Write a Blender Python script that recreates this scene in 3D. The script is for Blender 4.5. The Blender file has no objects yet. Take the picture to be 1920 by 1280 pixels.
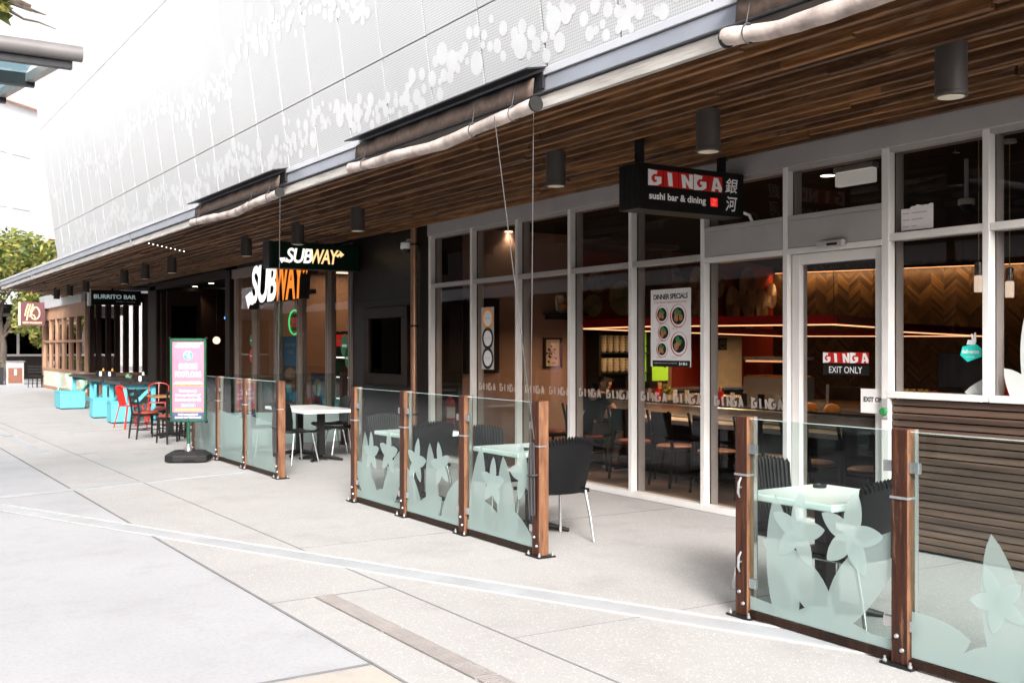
import bpy, math, random
from mathutils import Vector, Matrix
R = math.radians
rnd = random.Random(7)
S = bpy.context.scene
COL = S.collection

# ---------------------------------------------------------------- camera, sky, sun, exposure
F, CX, HY, EYE = 1950.0, 960.0, 651.0, 1.6          # focal length in photo pixels, principal point, horizon row, eye height
TH = math.atan(1235.0 / F)                          # the street runs along +Y, the shops stand on the +X side
FW = Vector((math.sin(TH), math.cos(TH), 0)); RT = Vector((math.cos(TH), -math.sin(TH), 0))
cam = bpy.data.cameras.new('camera'); camo = bpy.data.objects.new('camera', cam); COL.objects.link(camo)
camo.location = (0, 0, EYE); camo.rotation_euler = (R(90), 0, -TH)
cam.sensor_width = 36; cam.lens = 36 * F / 1920; cam.shift_y = (HY - 640) / 1920
cam.clip_start = 0.05; cam.clip_end = 600
cam.dof.use_dof = True; cam.dof.focus_distance = 8.0; cam.dof.aperture_fstop = 5.6
S.camera = camo
w = bpy.data.worlds.new('World'); S.world = w; w.use_nodes = True
nt = w.node_tree; sky = nt.nodes.new('ShaderNodeTexSky'); sky.sky_type = 'NISHITA'; sky.sun_disc = False
SUN_EL, SUN_AZ = 32, 205                            # azimuth clockwise from +Y
sky.sun_elevation = R(SUN_EL); sky.sun_rotation = R(SUN_AZ); sky.dust_density = 6; sky.air_density = 1.0; sky.ozone_density = 1
bg = nt.nodes['Background']; bg.inputs[1].default_value = 0.15
bw = nt.nodes.new('ShaderNodeRGBToBW'); mxs = nt.nodes.new('ShaderNodeMixRGB'); mxs.inputs[0].default_value = .8       # thin white overcast: most of the blue washed out
nt.links.new(sky.outputs[0], bw.inputs[0]); nt.links.new(sky.outputs[0], mxs.inputs[1]); nt.links.new(bw.outputs[0], mxs.inputs[2]); nt.links.new(mxs.outputs[0], bg.inputs[0])
sl = bpy.data.lights.new('sun', 'SUN'); sl.energy = 1.1; sl.angle = R(16); sl.color = (1, .97, .93)
so = bpy.data.objects.new('sun', sl); COL.objects.link(so)
so.rotation_euler = (R(90 - SUN_EL), 0, R(180 - SUN_AZ))
S.view_settings.view_transform = 'Standard'; S.view_settings.look = 'None'; S.view_settings.gamma = 1
S.view_settings.exposure = 1.9
try:
    S.cycles.max_bounces = 10; S.cycles.transparent_max_bounces = 40; S.cycles.sample_clamp_indirect = 6
    S.cycles.use_denoising = True; S.cycles.caustics_reflective = False; S.cycles.caustics_refractive = False
except Exception: pass

def W(u, v, x=None, y=None, z=None, plane=None):
    """world point on a known plane that was measured at photo pixel (u, v)"""
    d = FW + RT * ((u - CX) / F) + Vector((0, 0, (HY - v) / F)); o = Vector((0, 0, EYE))
    if x is not None: t = x / d.x
    elif y is not None: t = y / d.y
    elif z is not None: t = (z - EYE) / d.z
    else: p, n = plane; t = (p - o).dot(n) / d.dot(n)
    return o + d * t

# ---------------------------------------------------------------- mesh helpers
WLOC = {}
def tag(o, label=None, cat=None, group=None, kind=None):
    if label: o['label'] = label
    if cat: o['category'] = cat
    if group: o['group'] = group
    if kind: o['kind'] = kind
    return o
def thing(name, label, cat, loc=(0, 0, 0), rz=0, group=None, world=False):
    o = bpy.data.objects.new(name, None); COL.objects.link(o); o.empty_display_size = .1
    o.location = loc; o.rotation_euler = (0, 0, rz)
    if world: WLOC[o] = Vector(loc)
    return tag(o, label, cat, group)
class MB:
    def __init__(s): s.v = []; s.f = []
    def add(s, vs, fs):
        n = len(s.v); s.v += [tuple(p) for p in vs]; s.f += [tuple(i + n for i in f) for f in fs]; return s
    def box(s, x0, x1, y0, y1, z0, z1):
        return s.add([(x0,y0,z0),(x1,y0,z0),(x1,y1,z0),(x0,y1,z0),(x0,y0,z1),(x1,y0,z1),(x1,y1,z1),(x0,y1,z1)],
                     [(0,3,2,1),(4,5,6,7),(0,1,5,4),(1,2,6,5),(2,3,7,6),(3,0,4,7)])
    def hexa(s, q, h):                               # bottom quad (4 pts, ccw from above), top = shifted by vector h
        h = Vector(h); b = [Vector(p) for p in q]
        return s.add(b + [p + h for p in b], [(0,3,2,1),(4,5,6,7),(0,1,5,4),(1,2,6,5),(2,3,7,6),(3,0,4,7)])
    def bar(s, p0, p1, wd, dp, up=(0, 0, 1)):        # rectangular bar from p0 to p1
        p0, p1 = Vector(p0), Vector(p1); d = (p1 - p0).normalized(); a = d.cross(Vector(up))
        if a.length < 1e-4: a = d.cross(Vector((0, 1, 0)))
        a.normalize(); b = a.cross(d); a *= wd / 2; b *= dp / 2
        return s.add([p0-a-b, p0+a-b, p0+a+b, p0-a+b, p1-a-b, p1+a-b, p1+a+b, p1-a+b],
                     [(0,1,2,3)[::-1],(4,5,6,7),(0,1,5,4),(1,2,6,5),(2,3,7,6),(3,0,4,7)])
    def tube(s, pts, r, n=8, caps=True):
        pts = [Vector(p) for p in pts]; k = len(pts); rs = r if isinstance(r, (list, tuple)) else [r] * k
        base = len(s.v); a = None
        for i, p in enumerate(pts):
            d = (pts[min(i + 1, k - 1)] - pts[max(i - 1, 0)]).normalized()
            if a is None: a = d.orthogonal().normalized()
            else:
                a = a - d * a.dot(d); a = a.normalized() if a.length > 1e-6 else d.orthogonal().normalized()
            b = d.cross(a)
            for j in range(n):
                t = 2 * math.pi * j / n; s.v.append(tuple(p + (a * math.cos(t) + b * math.sin(t)) * rs[i]))
        for i in range(k - 1):
            for j in range(n):
                q = base + i * n; s.f.append((q + j, q + (j + 1) % n, q + n + (j + 1) % n, q + n + j))
        if caps:
            s.f.append(tuple(base + j for j in range(n))[::-1]); s.f.append(tuple(base + (k - 1) * n + j for j in range(n)))
        return s
    def lathe(s, prof, c=(0, 0, 0), n=24):
        c = Vector(c); base = len(s.v); k = len(prof)
        for r, z in prof:
            for j in range(n):
                t = 2 * math.pi * j / n; s.v.append((c.x + r * math.cos(t), c.y + r * math.sin(t), c.z + z))
        for i in range(k - 1):
            for j in range(n):
                q = base + i * n; s.f.append((q + j, q + (j + 1) % n, q + n + (j + 1) % n, q + n + j))
        s.f.append(tuple(base + j for j in range(n))[::-1]); s.f.append(tuple(base + (k - 1) * n + j for j in range(n)))
        return s
    def flat(s, poly, P0, ex, ey, off=0, n=None):    # flat polygon in a plane
        P0, ex, ey = Vector(P0), Vector(ex), Vector(ey); n = Vector(n) if n else ex.cross(ey)
        return s.add([P0 + ex * a + ey * b + n * off for a, b in poly], [tuple(range(len(poly)))])
    def prism(s, poly, P0, ex, ey, d, off=0):
        P0, ex, ey = Vector(P0), Vector(ex), Vector(ey); n = ex.cross(ey); k = len(poly)
        f = [P0 + ex * a + ey * b + n * (off + d) for a, b in poly]; g = [P0 + ex * a + ey * b + n * off for a, b in poly]
        return s.add(f + g, [tuple(range(k)), tuple(range(2 * k - 1, k - 1, -1))] + [(k + i, k + (i + 1) % k, (i + 1) % k, i) for i in range(k)])
    def rect(s, P0, ex, ey, x0, x1, y0, y1, off): return s.flat([(x0,y0),(x1,y0),(x1,y1),(x0,y1)], P0, ex, ey, off)
    def disc(s, P0, ex, ey, cx, cy, r, off=0, n=20, ry=None):
        ry = ry or r
        return s.flat([(cx + r * math.cos(2*math.pi*i/n), cy + ry * math.sin(2*math.pi*i/n)) for i in range(n)], P0, ex, ey, off)
    def ball(s, c, r, n=10, sz=1):
        c = Vector(c); m = max(4, n // 2)
        return s.lathe([(max(1e-4, r * math.sin(math.pi * i / m)), -r * sz * math.cos(math.pi * i / m)) for i in range(m + 1)], c, n)
    def text(s, st, P0, ex, ey, w, h, off=0.001, bold=0, shear=0, depth=0, anchor=(0, 0), keep=False, space=1):
        """lettering fitted to the w x h box whose lower left corner is P0"""
        vs, fs = glyphs(st, bold, shear, depth > 0, space)
        xs = [p[0] for p in vs]; ys = [p[1] for p in vs]; x0, x1, y0, y1 = min(xs), max(xs), min(ys), max(ys)
        sx = w / (x1 - x0); sy = h / (y1 - y0)
        P0, ex, ey = Vector(P0), Vector(ex), Vector(ey); n = ex.cross(ey)
        return s.add([P0 + ex * ((p[0]-x0)*sx) + ey * ((p[1]-y0)*sy) + n * (off + (depth * (p[2] / .1 + 1) / 2 if depth else 0)) for p in vs], fs)
    def build(s, name, mat, parent=None, smooth=False, bevel=0, seg=1):
        used = sorted({i for f in s.f for i in f})
        if len(used) < len(s.v):
            ix = {q: k for k, q in enumerate(used)}; s.v = [s.v[i] for i in used]; s.f = [tuple(ix[i] for i in f) for f in s.f]
        me = bpy.data.meshes.new(name); me.from_pydata(s.v, [], s.f); me.update()
        if mat is not None: me.materials.append(mat)
        if smooth: me.polygons.foreach_set('use_smooth', [True] * len(me.polygons))
        o = bpy.data.objects.new(name, me); COL.objects.link(o)
        if parent is not None:
            o.parent = parent
            if parent in WLOC: o.matrix_parent_inverse = Matrix.Translation(-WLOC[parent])
        if smooth:
            try: me.set_sharp_from_angle(angle=R(40))
            except Exception: pass
        if bevel:
            m = o.modifiers.new('b', 'BEVEL'); m.width = bevel; m.segments = seg; m.limit_method = 'ANGLE'; m.angle_limit = R(50)
        return o
_gl = {}
def glyphs(st, bold=0, shear=0, ext=False, space=1):
    key = (st, bold, shear, ext, space)
    if key not in _gl:
        cu = bpy.data.curves.new('lettering', 'FONT'); cu.body = st; cu.size = 1; cu.offset = bold; cu.shear = shear
        cu.space_character = space; cu.resolution_u = 4; cu.extrude = .1 if ext else 0
        ob = bpy.data.objects.new('lettering', cu); COL.objects.link(ob)
        dg = bpy.context.evaluated_depsgraph_get(); me = bpy.data.meshes.new_from_object(ob.evaluated_get(dg))
        _gl[key] = ([tuple(v.co) for v in me.vertices], [tuple(p.vertices) for p in me.polygons])
        bpy.data.objects.remove(ob); bpy.data.curves.remove(cu); bpy.data.meshes.remove(me)
    return _gl[key]
def copy_tree(o, parent=None, **kw):
    c = o.copy(); COL.objects.link(c)
    if parent is not None: c.parent = parent
    for ch in [x for x in o.children]: copy_tree(ch, c)
    for k, v in kw.items():
        if k == 'loc': c.location = v
        elif k == 'rz': c.rotation_euler = (0, 0, v)
        else: c[k] = v
    return c

# ---------------------------------------------------------------- materials
def newmat(name):
    m = bpy.data.materials.new(name); m.use_nodes = True; t = m.node_tree
    return m, t, t.nodes['Principled BSDF'], t.nodes['Material Output']
def coords(t, scale=(1, 1, 1), kind='pos'):
    if kind == 'pos': src = t.nodes.new('ShaderNodeNewGeometry').outputs['Position']
    else: src = t.nodes.new('ShaderNodeTexCoord').outputs['Object']
    mp = t.nodes.new('ShaderNodeMapping'); mp.inputs['Scale'].default_value = scale
    t.links.new(src, mp.inputs[0]); return mp.outputs[0]
def noise(t, vec, scale, detail=4, rough=.55):
    n = t.nodes.new('ShaderNodeTexNoise'); n.inputs['Scale'].default_value = scale; n.inputs['Detail'].default_value = detail
    n.inputs['Roughness'].default_value = rough; t.links.new(vec, n.inputs['Vector']); return n.outputs[0]
def ramp(t, fac, stops):
    r = t.nodes.new('ShaderNodeValToRGB'); e = r.color_ramp.elements
    while len(e) < len(stops): e.new(.5)
    for q, (p, c) in zip(e, stops): q.position = p; q.color = (*c, 1) if len(c) == 3 else c
    t.links.new(fac, r.inputs[0]); return r.outputs[0]
def mixc(t, fac, a, b, mode='MIX'):
    m = t.nodes.new('ShaderNodeMixRGB'); m.blend_type = mode
    for i, q in ((0, fac), (1, a), (2, b)):
        if isinstance(q, bpy.types.NodeSocket): t.links.new(q, m.inputs[i])
        elif i == 0: m.inputs[0].default_value = q
        else: m.inputs[i].default_value = (*q, 1)
    return m.outputs[0]
def bump(t, b, h, strength=.3, dist=.01):
    n = t.nodes.new('ShaderNodeBump'); n.inputs['Strength'].default_value = strength; n.inputs['Distance'].default_value = dist
    t.links.new(h, n.inputs['Height']); t.links.new(n.outputs[0], b.inputs['Normal'])
def paint(name, c, rough=.5, metal=0, var=.12, scale=6, bmp=.05, spec=.5, kind='pos'):
    m, t, b, o = newmat(name); v = coords(t, kind=kind); n = noise(t, v, scale, 5)
    lo = tuple(max(0, q * (1 - var)) for q in c); hi = tuple(min(1, q * (1 + var)) for q in c)
    t.links.new(ramp(t, n, [(.3, lo), (.7, hi)]), b.inputs['Base Color'])
    b.inputs['Metallic'].default_value = metal; b.inputs['Specular IOR Level'].default_value = spec
    n2 = noise(t, v, scale * 7, 3); r = t.nodes.new('ShaderNodeMapRange'); rv = .03 if rough < .32 else .1; r.inputs[3].default_value = max(.02, rough - rv); r.inputs[4].default_value = min(1, rough + rv)
    t.links.new(n2, r.inputs[0]); t.links.new(r.outputs[0], b.inputs['Roughness'])
    if bmp: bump(t, b, n2, bmp, .004)
    return m
def wood(name, dark, mid, light, axis=1, fine=26, rough=.55, wear=None, cell=None, spec=.4, lit_wear=None):
    """grain stretched along one axis; cell = size across which every board gets its own tone"""
    m, t, b, o = newmat(name)
    sc = [fine] * 3; sc[axis] = fine * .06
    v = coords(t, tuple(sc)); n = noise(t, v, 1, 6, .65)
    sc2 = [3.2] * 3; sc2[axis] = .35
    v2 = coords(t, tuple(sc2)); n2 = noise(t, v2, 1.3, 3)
    c = ramp(t, n, [(.28, dark), (.5, mid), (.74, light)])
    c = mixc(t, ramp(t, n2, [(.3, (0, 0, 0)), (.75, (1, 1, 1))]), mixc(t, .6, c, dark), c)
    if cell:
        cv = coords(t, cell); wn = t.nodes.new('ShaderNodeTexWhiteNoise'); fl = t.nodes.new('ShaderNodeVectorMath'); fl.operation = 'FLOOR'
        t.links.new(cv, fl.inputs[0]); t.links.new(fl.outputs[0], wn.inputs['Vector'])
        c = mixc(t, 1, c, ramp(t, wn.outputs[0], [(0, (.55, .52, .5)), (.6, (1, 1, 1)), (1, (1.25, 1.2, 1.15))]), 'MULTIPLY')
    if wear:
        ws = [7] * 3; ws[axis] = .9; n3 = noise(t, coords(t, tuple(ws)), 2.2, 8, .75)
        c = mixc(t, ramp(t, n3, [(.56, (0, 0, 0)), (.72, (1, 1, 1))]), c, wear)
    if lit_wear:                                       # paler -Y faces: side light painted into the wood, mixed with real wear
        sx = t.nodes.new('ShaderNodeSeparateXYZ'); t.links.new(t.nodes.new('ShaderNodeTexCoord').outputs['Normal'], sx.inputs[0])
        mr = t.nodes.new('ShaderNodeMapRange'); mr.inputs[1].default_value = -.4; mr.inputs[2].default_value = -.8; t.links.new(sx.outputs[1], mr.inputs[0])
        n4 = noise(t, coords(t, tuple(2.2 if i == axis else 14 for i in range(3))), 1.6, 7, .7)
        c = mixc(t, mixc(t, 1, mr.outputs[0], ramp(t, n4, [(.36, (.15, .15, .15)), (.62, (.95, .95, .95))]), 'MULTIPLY'), c, lit_wear)
    t.links.new(c, b.inputs['Base Color']); b.inputs['Roughness'].default_value = rough; b.inputs['Specular IOR Level'].default_value = spec
    bump(t, b, n, .35, .004); return m
def emit(name, c, s):
    m, t, b, o = newmat(name); b.inputs['Base Color'].default_value = (*c, 1)
    b.inputs['Emission Color'].default_value = (*c, 1); b.inputs['Emission Strength'].default_value = s; return m
def glass(name, tint=(.93, .95, .95), refl=1.0, rough=0.0):
    m, t, b, o = newmat(name); t.nodes.remove(b)
    tr = t.nodes.new('ShaderNodeBsdfTransparent'); tr.inputs[0].default_value = (*tint, 1)
    gl = t.nodes.new('ShaderNodeBsdfGlossy'); gl.inputs['Roughness'].default_value = rough; gl.inputs[0].default_value = (refl, refl, refl, 1)
    fr = t.nodes.new('ShaderNodeFresnel'); fr.inputs[0].default_value = 1.45; mx = t.nodes.new('ShaderNodeMixShader')
    ge = t.nodes.new('ShaderNodeNewGeometry'); mu = t.nodes.new('ShaderNodeMath'); mu.operation = 'MULTIPLY_ADD'; mu.inputs[1].default_value = -1; mu.inputs[2].default_value = 1
    m2 = t.nodes.new('ShaderNodeMath'); m2.operation = 'MULTIPLY'                         # only the entering face of a pane reflects
    t.links.new(ge.outputs['Backfacing'], mu.inputs[0]); t.links.new(mu.outputs[0], m2.inputs[0]); t.links.new(fr.outputs[0], m2.inputs[1])
    t.links.new(m2.outputs[0], mx.inputs[0]); t.links.new(tr.outputs[0], mx.inputs[1]); t.links.new(gl.outputs[0], mx.inputs[2])
    t.links.new(mx.outputs[0], o.inputs[0]); return m
def film(name, c, op):
    m, t, b, o = newmat(name); t.nodes.remove(b)
    tr = t.nodes.new('ShaderNodeBsdfTransparent'); df = t.nodes.new('ShaderNodeBsdfDiffuse'); tl = t.nodes.new('ShaderNodeBsdfTranslucent')
    for q in (df, tl): q.inputs[0].default_value = (*c, 1)
    a = t.nodes.new('ShaderNodeMixShader'); a.inputs[0].default_value = .3; t.links.new(df.outputs[0], a.inputs[1]); t.links.new(tl.outputs[0], a.inputs[2])
    mx = t.nodes.new('ShaderNodeMixShader'); mx.inputs[0].default_value = op
    t.links.new(tr.outputs[0], mx.inputs[1]); t.links.new(a.outputs[0], mx.inputs[2]); t.links.new(mx.outputs[0], o.inputs[0]); return m

def concrete_aggregate():
    m, t, b, o = newmat('exposed aggregate concrete'); v = coords(t)
    n = noise(t, v, .7, 6, .6); fine = noise(t, v, 60, 3, .7)
    c = ramp(t, n, [(.3, (.305, .293, .287)), (.7, (.352, .340, .333))])
    c = mixc(t, ramp(t, fine, [(.38, (.62, .6, .6)), (.55, (1, 1, 1))]), mixc(t, 1, c, (.8, .78, .77), 'MULTIPLY'), c)
    for sc, rr, col in ((75, .20, (.50, .49, .475)), (90, .14, (.24, .23, .22)), (38, .13, (.52, .505, .48))):
        vo = t.nodes.new('ShaderNodeTexVoronoi'); vo.inputs['Scale'].default_value = sc
        mp = coords(t, (1, 1.0, 1)); t.links.new(mp, vo.inputs['Vector'])
        k = ramp(t, vo.outputs['Distance'], [(rr, (1, 1, 1)), (rr + .10, (0, 0, 0))])
        wn = ramp(t, vo.outputs['Color'], [(.5, (0, 0, 0)), (.6, (1, 1, 1))])
        c = mixc(t, mixc(t, 1, k, wn, 'MULTIPLY'), c, col)
    st = noise(t, coords(t), 1.7, 7, .7)
    c = mixc(t, ramp(t, st, [(.52, (0, 0, 0)), (.75, (.5, .5, .5))]), c, (.21, .195, .185))
    t.links.new(c, b.inputs['Base Color']); b.inputs['Roughness'].default_value = .75; bump(t, b, fine, .25, .004); return m
def concrete_smooth(name, a, b_):
    m, t, b, o = newmat(name); v = coords(t); n = noise(t, v, .55, 6, .6); f = noise(t, v, 45, 4, .7)
    c = ramp(t, n, [(.3, a), (.7, b_)])
    c = mixc(t, ramp(t, f, [(.3, (.5, .5, .5)), (.48, (0, 0, 0))]), c, tuple(q * .75 for q in a))
    c = mixc(t, ramp(t, f, [(.6, (0, 0, 0)), (.75, (.5, .5, .5))]), c, tuple(min(1, q * 1.2) for q in b_))
    st = noise(t, v, 1.3, 8, .72); c = mixc(t, ramp(t, st, [(.52, (0, 0, 0)), (.76, (.45, .45, .45))]), c, tuple(q * .62 for q in a))
    t.links.new(c, b.inputs['Base Color']); b.inputs['Roughness'].default_value = .7; bump(t, b, f, .2, .003); return m
def perforated():
    m, t, b, o = newmat('perforated white metal'); tc = t.nodes.new('ShaderNodeUVMap')
    mp = t.nodes.new('ShaderNodeMapping'); mp.inputs['Scale'].default_value = (1, 1, 1); t.links.new(tc.outputs[0], mp.inputs[0])
    vo = t.nodes.new('ShaderNodeTexVoronoi'); vo.voronoi_dimensions = '2D'; vo.inputs['Scale'].default_value = 44; vo.inputs['Randomness'].default_value = 0
    t.links.new(mp.outputs[0], vo.inputs['Vector'])
    k = ramp(t, vo.outputs['Distance'], [(.27, (1, 1, 1)), (.33, (0, 0, 0))])
    n = noise(t, coords(t), .5, 4)
    c = mixc(t, k, ramp(t, n, [(.3, (.60, .61, .62)), (.7, (.65, .66, .668))]), (.44, .445, .455))
    t.links.new(c, b.inputs['Base Color']); b.inputs['Roughness'].default_value = .36; b.inputs['Metallic'].default_value = .4; return m
def herringbone():
    m, t, b, o = newmat('herringbone timber'); tc = t.nodes.new('ShaderNodeUVMap'); sp = t.nodes.new('ShaderNodeSeparateXYZ'); t.links.new(tc.outputs[0], sp.inputs[0])
    def mth(op, a, bb=None):
        q = t.nodes.new('ShaderNodeMath'); q.operation = op
        for i, z in enumerate((a, bb)):
            if z is None: continue
            if isinstance(z, bpy.types.NodeSocket): t.links.new(z, q.inputs[i])
            else: q.inputs[i].default_value = z
        return q.outputs[0]
    colw = .24
    tri = mth('PINGPONG', sp.outputs[0], colw)               # zigzag columns
    d = mth('ADD', sp.outputs[1], tri); row = mth('MULTIPLY', d, 1 / .075)
    fl = mth('FLOOR', row); fr = mth('FRACT', row); colid = mth('FLOOR', mth('DIVIDE', sp.outputs[0], colw))
    cb = t.nodes.new('ShaderNodeCombineXYZ'); t.links.new(fl, cb.inputs[0]); t.links.new(colid, cb.inputs[1])
    wn = t.nodes.new('ShaderNodeTexWhiteNoise'); t.links.new(cb.outputs[0], wn.inputs['Vector'])
    c = ramp(t, wn.outputs[0], [(0, (.028, .015, .006)), (.5, (.072, .040, .015)), (1, (.14, .08, .030))])
    gap = ramp(t, fr, [(.03, (0, 0, 0)), (.07, (1, 1, 1)), (.95, (1, 1, 1)), (.99, (0, 0, 0))])
    c = mixc(t, 1, c, gap, 'MULTIPLY'); t.links.new(c, b.inputs['Base Color']); b.inputs['Roughness'].default_value = .45; return m

M = dict(
 agg=concrete_aggregate(), conc=concrete_smooth('worn grey concrete', (.30, .297, .307), (.352, .349, .36)), beige=concrete_smooth('beige concrete', (.33, .30, .262), (.375, .345, .307)),
 joint=paint('dark sealant', (.16, .155, .16), .8), strip=paint('pale steel strip', (.36, .37, .385), .42, .1, .1, 3), stripedge=paint('white strip edge', (.40, .395, .39), .6),
 grate=paint('grey brown drain steel', (.25, .226, .216), .5, .1), dark=paint('black paint', (.010, .010, .011), .42, spec=.22), darkmatt=paint('matt black', (.01, .009, .009), .7, spec=.15),
 alu=paint('white powder coated aluminium', (.66, .63, .61), .34, .0, .05, 3, .02), alugrey=paint('grey aluminium', (.36, .335, .325), .38, .1, .08, 3, .02),
 subframe=paint('taupe aluminium', (.25, .205, .18), .35, .3, .08, 3, .02),
 steel=paint('brushed steel', (.55, .55, .56), .25, .9, .1, 12), chrome=paint('aluminium leg', (.68, .68, .68), .22, .85, .05), zinc=paint('galvanised bolts', (.5, .51, .52), .35, .8),
 glass=glass('shop glass', (.71, .69, .68), .8), glassf=glass('green tinted balustrade glass', (.82, .885, .87), .75), glassd=glass('dark display glass', (.12, .12, .13), .5), edge=paint('pale green glass edge', (.45, .58, .56), .12, 0, .04),
 film=film('frosted film', (.40, .50, .48), .63), filmb=film('frosted flower film', (.43, .535, .515), .70), filmw=film('pale frosted film', (.46, .58, .56), .42), white=paint('white paint', (.8, .8, .79), .5, 0, .04), filmg=film('etched lettering', (.75, .7, .68), .55), frost=film('milky window film', (.74, .77, .75), .9),
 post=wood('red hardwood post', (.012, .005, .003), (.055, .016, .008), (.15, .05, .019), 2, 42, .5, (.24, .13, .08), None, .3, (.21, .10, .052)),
 soffit=wood('weathered timber battens', (.026, .010, .004), (.18, .078, .027), (.42, .20, .07), 1, 34, .5, (.26, .155, .095), (5.2, .21, .0)),
 slat=wood('brown slatted cladding', (.06, .036, .026), (.115, .072, .053), (.18, .12, .092), 1, 30, .6, None, (.01, .01, 17.9)),
 darkwood=wood('dark stained timber', (.008, .004, .003), (.022, .010, .006), (.045, .02, .011), 2, 30, .5, spec=.2), orangewood=wood('orange timber', (.22, .11, .065), (.42, .24, .15), (.6, .4, .29), 2, 24, .5),
 batten=wood('silvered edge batten', (.2, .185, .17), (.42, .395, .37), (.62, .6, .57), 1, 30, .7), tabwood=wood('table timber', (.15, .07, .03), (.34, .17, .07), (.5, .27, .12), 0, 20, .35),
 fascia=paint('pale grey fascia', (.30, .32, .365), .35, .35, .08, 2), flash=paint('white flashing', (.50, .51, .545), .35, .3, .06, 2), hood=paint('charcoal hood', (.02, .02, .023), .4, .2, spec=.3), perf=perforated(), bubble=paint('unperforated white metal', (.67, .68, .69), .38, .3, .03),
 canvas=paint('weathered canvas', (.40, .335, .305), .7, 0, .5, 4.5, 1.0), canvasdark=paint('stained canvas strip', (.10, .07, .055), .85, 0, .35, 14, .3), rope=paint('dark cord', (.03, .028, .03), .8), wire=paint('grey cord', (.07, .066, .066), .6, spec=.2),
 copper=paint('copper brown pipe', (.36, .19, .115), .32, .55, .15, 4), blackwall=paint('near black wall panels', (.014, .010, .009), .4, 0, .2, 2, spec=.2), red=paint('red paint', (.52, .008, .006), .4, 0, .06), wallpink=paint('taupe plaster', (.42, .29, .24), .7, 0, .06, 2), ceil=paint('black ceiling', (.010, .007, .006), .8, spec=.15), redwall=paint('red wall', (.42, .045, .018), .55, 0, .15, 2), intfloor=wood('grey brown floor boards', (.16, .12, .10), (.24, .19, .165), (.32, .26, .23), 1, 18, .4), herr=herringbone(), fan=paint('paper fan', (.78, .64, .52), .8, 0, .15, 20),
 resin=paint('black resin', (.005, .005, .0055), .42, 0, .2, 30, .12, .2), shell=paint('black plastic shell', (.005, .005, .0055), .35, spec=.25), tabletop=paint('white tabletop', (.78, .79, .77), .25, 0, .03, 4), iron=paint('black iron', (.009, .009, .009), .5, spec=.22),
 turq=paint('turquoise paint', (.09, .39, .46), .5, 0, .08, 5), mint=paint('mint paint', (.33, .62, .40), .4, 0, .06), redmetal=paint('glossy red metal', (.36, .02, .015), .35, 0, .06), seatred=paint('oxblood seat pad', (.23, .045, .03), .4, 0, .12), blacktop=paint('black table boards', (.02, .018, .017), .35),
 green=paint('dark green frame', (.008, .07, .035), .35), pink=paint('pink poster', (.50, .16, .225), .45, 0, .05), navy=paint('navy print', (.05, .06, .13), .5), blue=paint('blue print', (.06, .33, .62), .5, 0, .03), yellow=paint('yellow print', (.85, .5, .03), .5), greenprint=paint('green print', (.02, .18, .05), .5), bread=paint('bread print', (.72, .46, .22), .6, 0, .3, 30), food=paint('food print', (.36, .15, .055), .6, 0, .8, 60), lamphouse=paint('grey brown lamp metal', (.058, .05, .046), .5, spec=.3), plastic=paint('grey black plastic', (.018, .017, .017), .5, spec=.25), black=paint('black print', (.008, .008, .008), .55, spec=.2), paper=paint('paper', (.74, .70, .69), .7, 0, .03), grey=paint('grey print', (.42, .385, .375), .6), teal=paint('teal print', (.01, .6, .5), .45), cream=paint('cream', (.66, .6, .47), .5), orange=paint('orange print', (.85, .3, .02), .5), plum=paint('plum sign face', (.09, .025, .035), .45), gold=paint('gold print', (.62, .45, .25), .5), skin=paint('skin', (.5, .28, .19), .5, 0, .05), hair=paint('dark hair', (.02, .012, .008), .5, 0, .4, 60), cloth=paint('black cotton', (.014, .014, .017), .85, 0, .2, 40, .2), signblk=paint('black sign face', (.006, .006, .006), .35, spec=.2), signgrn=paint('bottle green sign face', (.002, .016, .008), .35, spec=.2), salmon=paint('salmon render', (.8, .5, .4), .7, 0, .04), wbuild=paint('white render', (.55, .55, .56), .8, 0, .03, .5),
 e_white=emit('lit white letters', (1, .97, .92), .34), e_amber=emit('lit amber letters', (1, .66, .30), .32), e_orange=emit('lit orange letters', (1, .26, .025), .26), e_led=emit('warm led', (1, .5, .24), .9), e_lamp=emit('warm lamp', (1, .8, .58), 4), e_red=emit('red neon', (1, .10, .12), .4), e_green=emit('green neon', (.06, 1, .25), .5), e_blue=emit('blue lamp', (.1, .35, 1), 1.5), e_redpanel=emit('lit red panel', (.8, .02, .015), .2), e_green2=emit('lit green panel', (.33, .72, .04), .14), e_screen=emit('lit menu', (.9, .9, .85), .5), e_tube=emit('white tube', (1, .95, .85), 1.2),
)
M['plasticgrey'] = paint('mid grey metal', (.13, .12, .12), .45, .1)
EXS, EYS = Vector((0, -1, 0)), Vector((0, 0, 1))      # lettering axes on faces that look at the street (-X)
EXC = Vector((1, 0, 0))                               # lettering axis on faces that look at the camera (-Y)
SK = -.0163                                           # the canopy edge drifts this much per metre from the shop line
def edge(y): return 4.54 + SK * y
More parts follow.
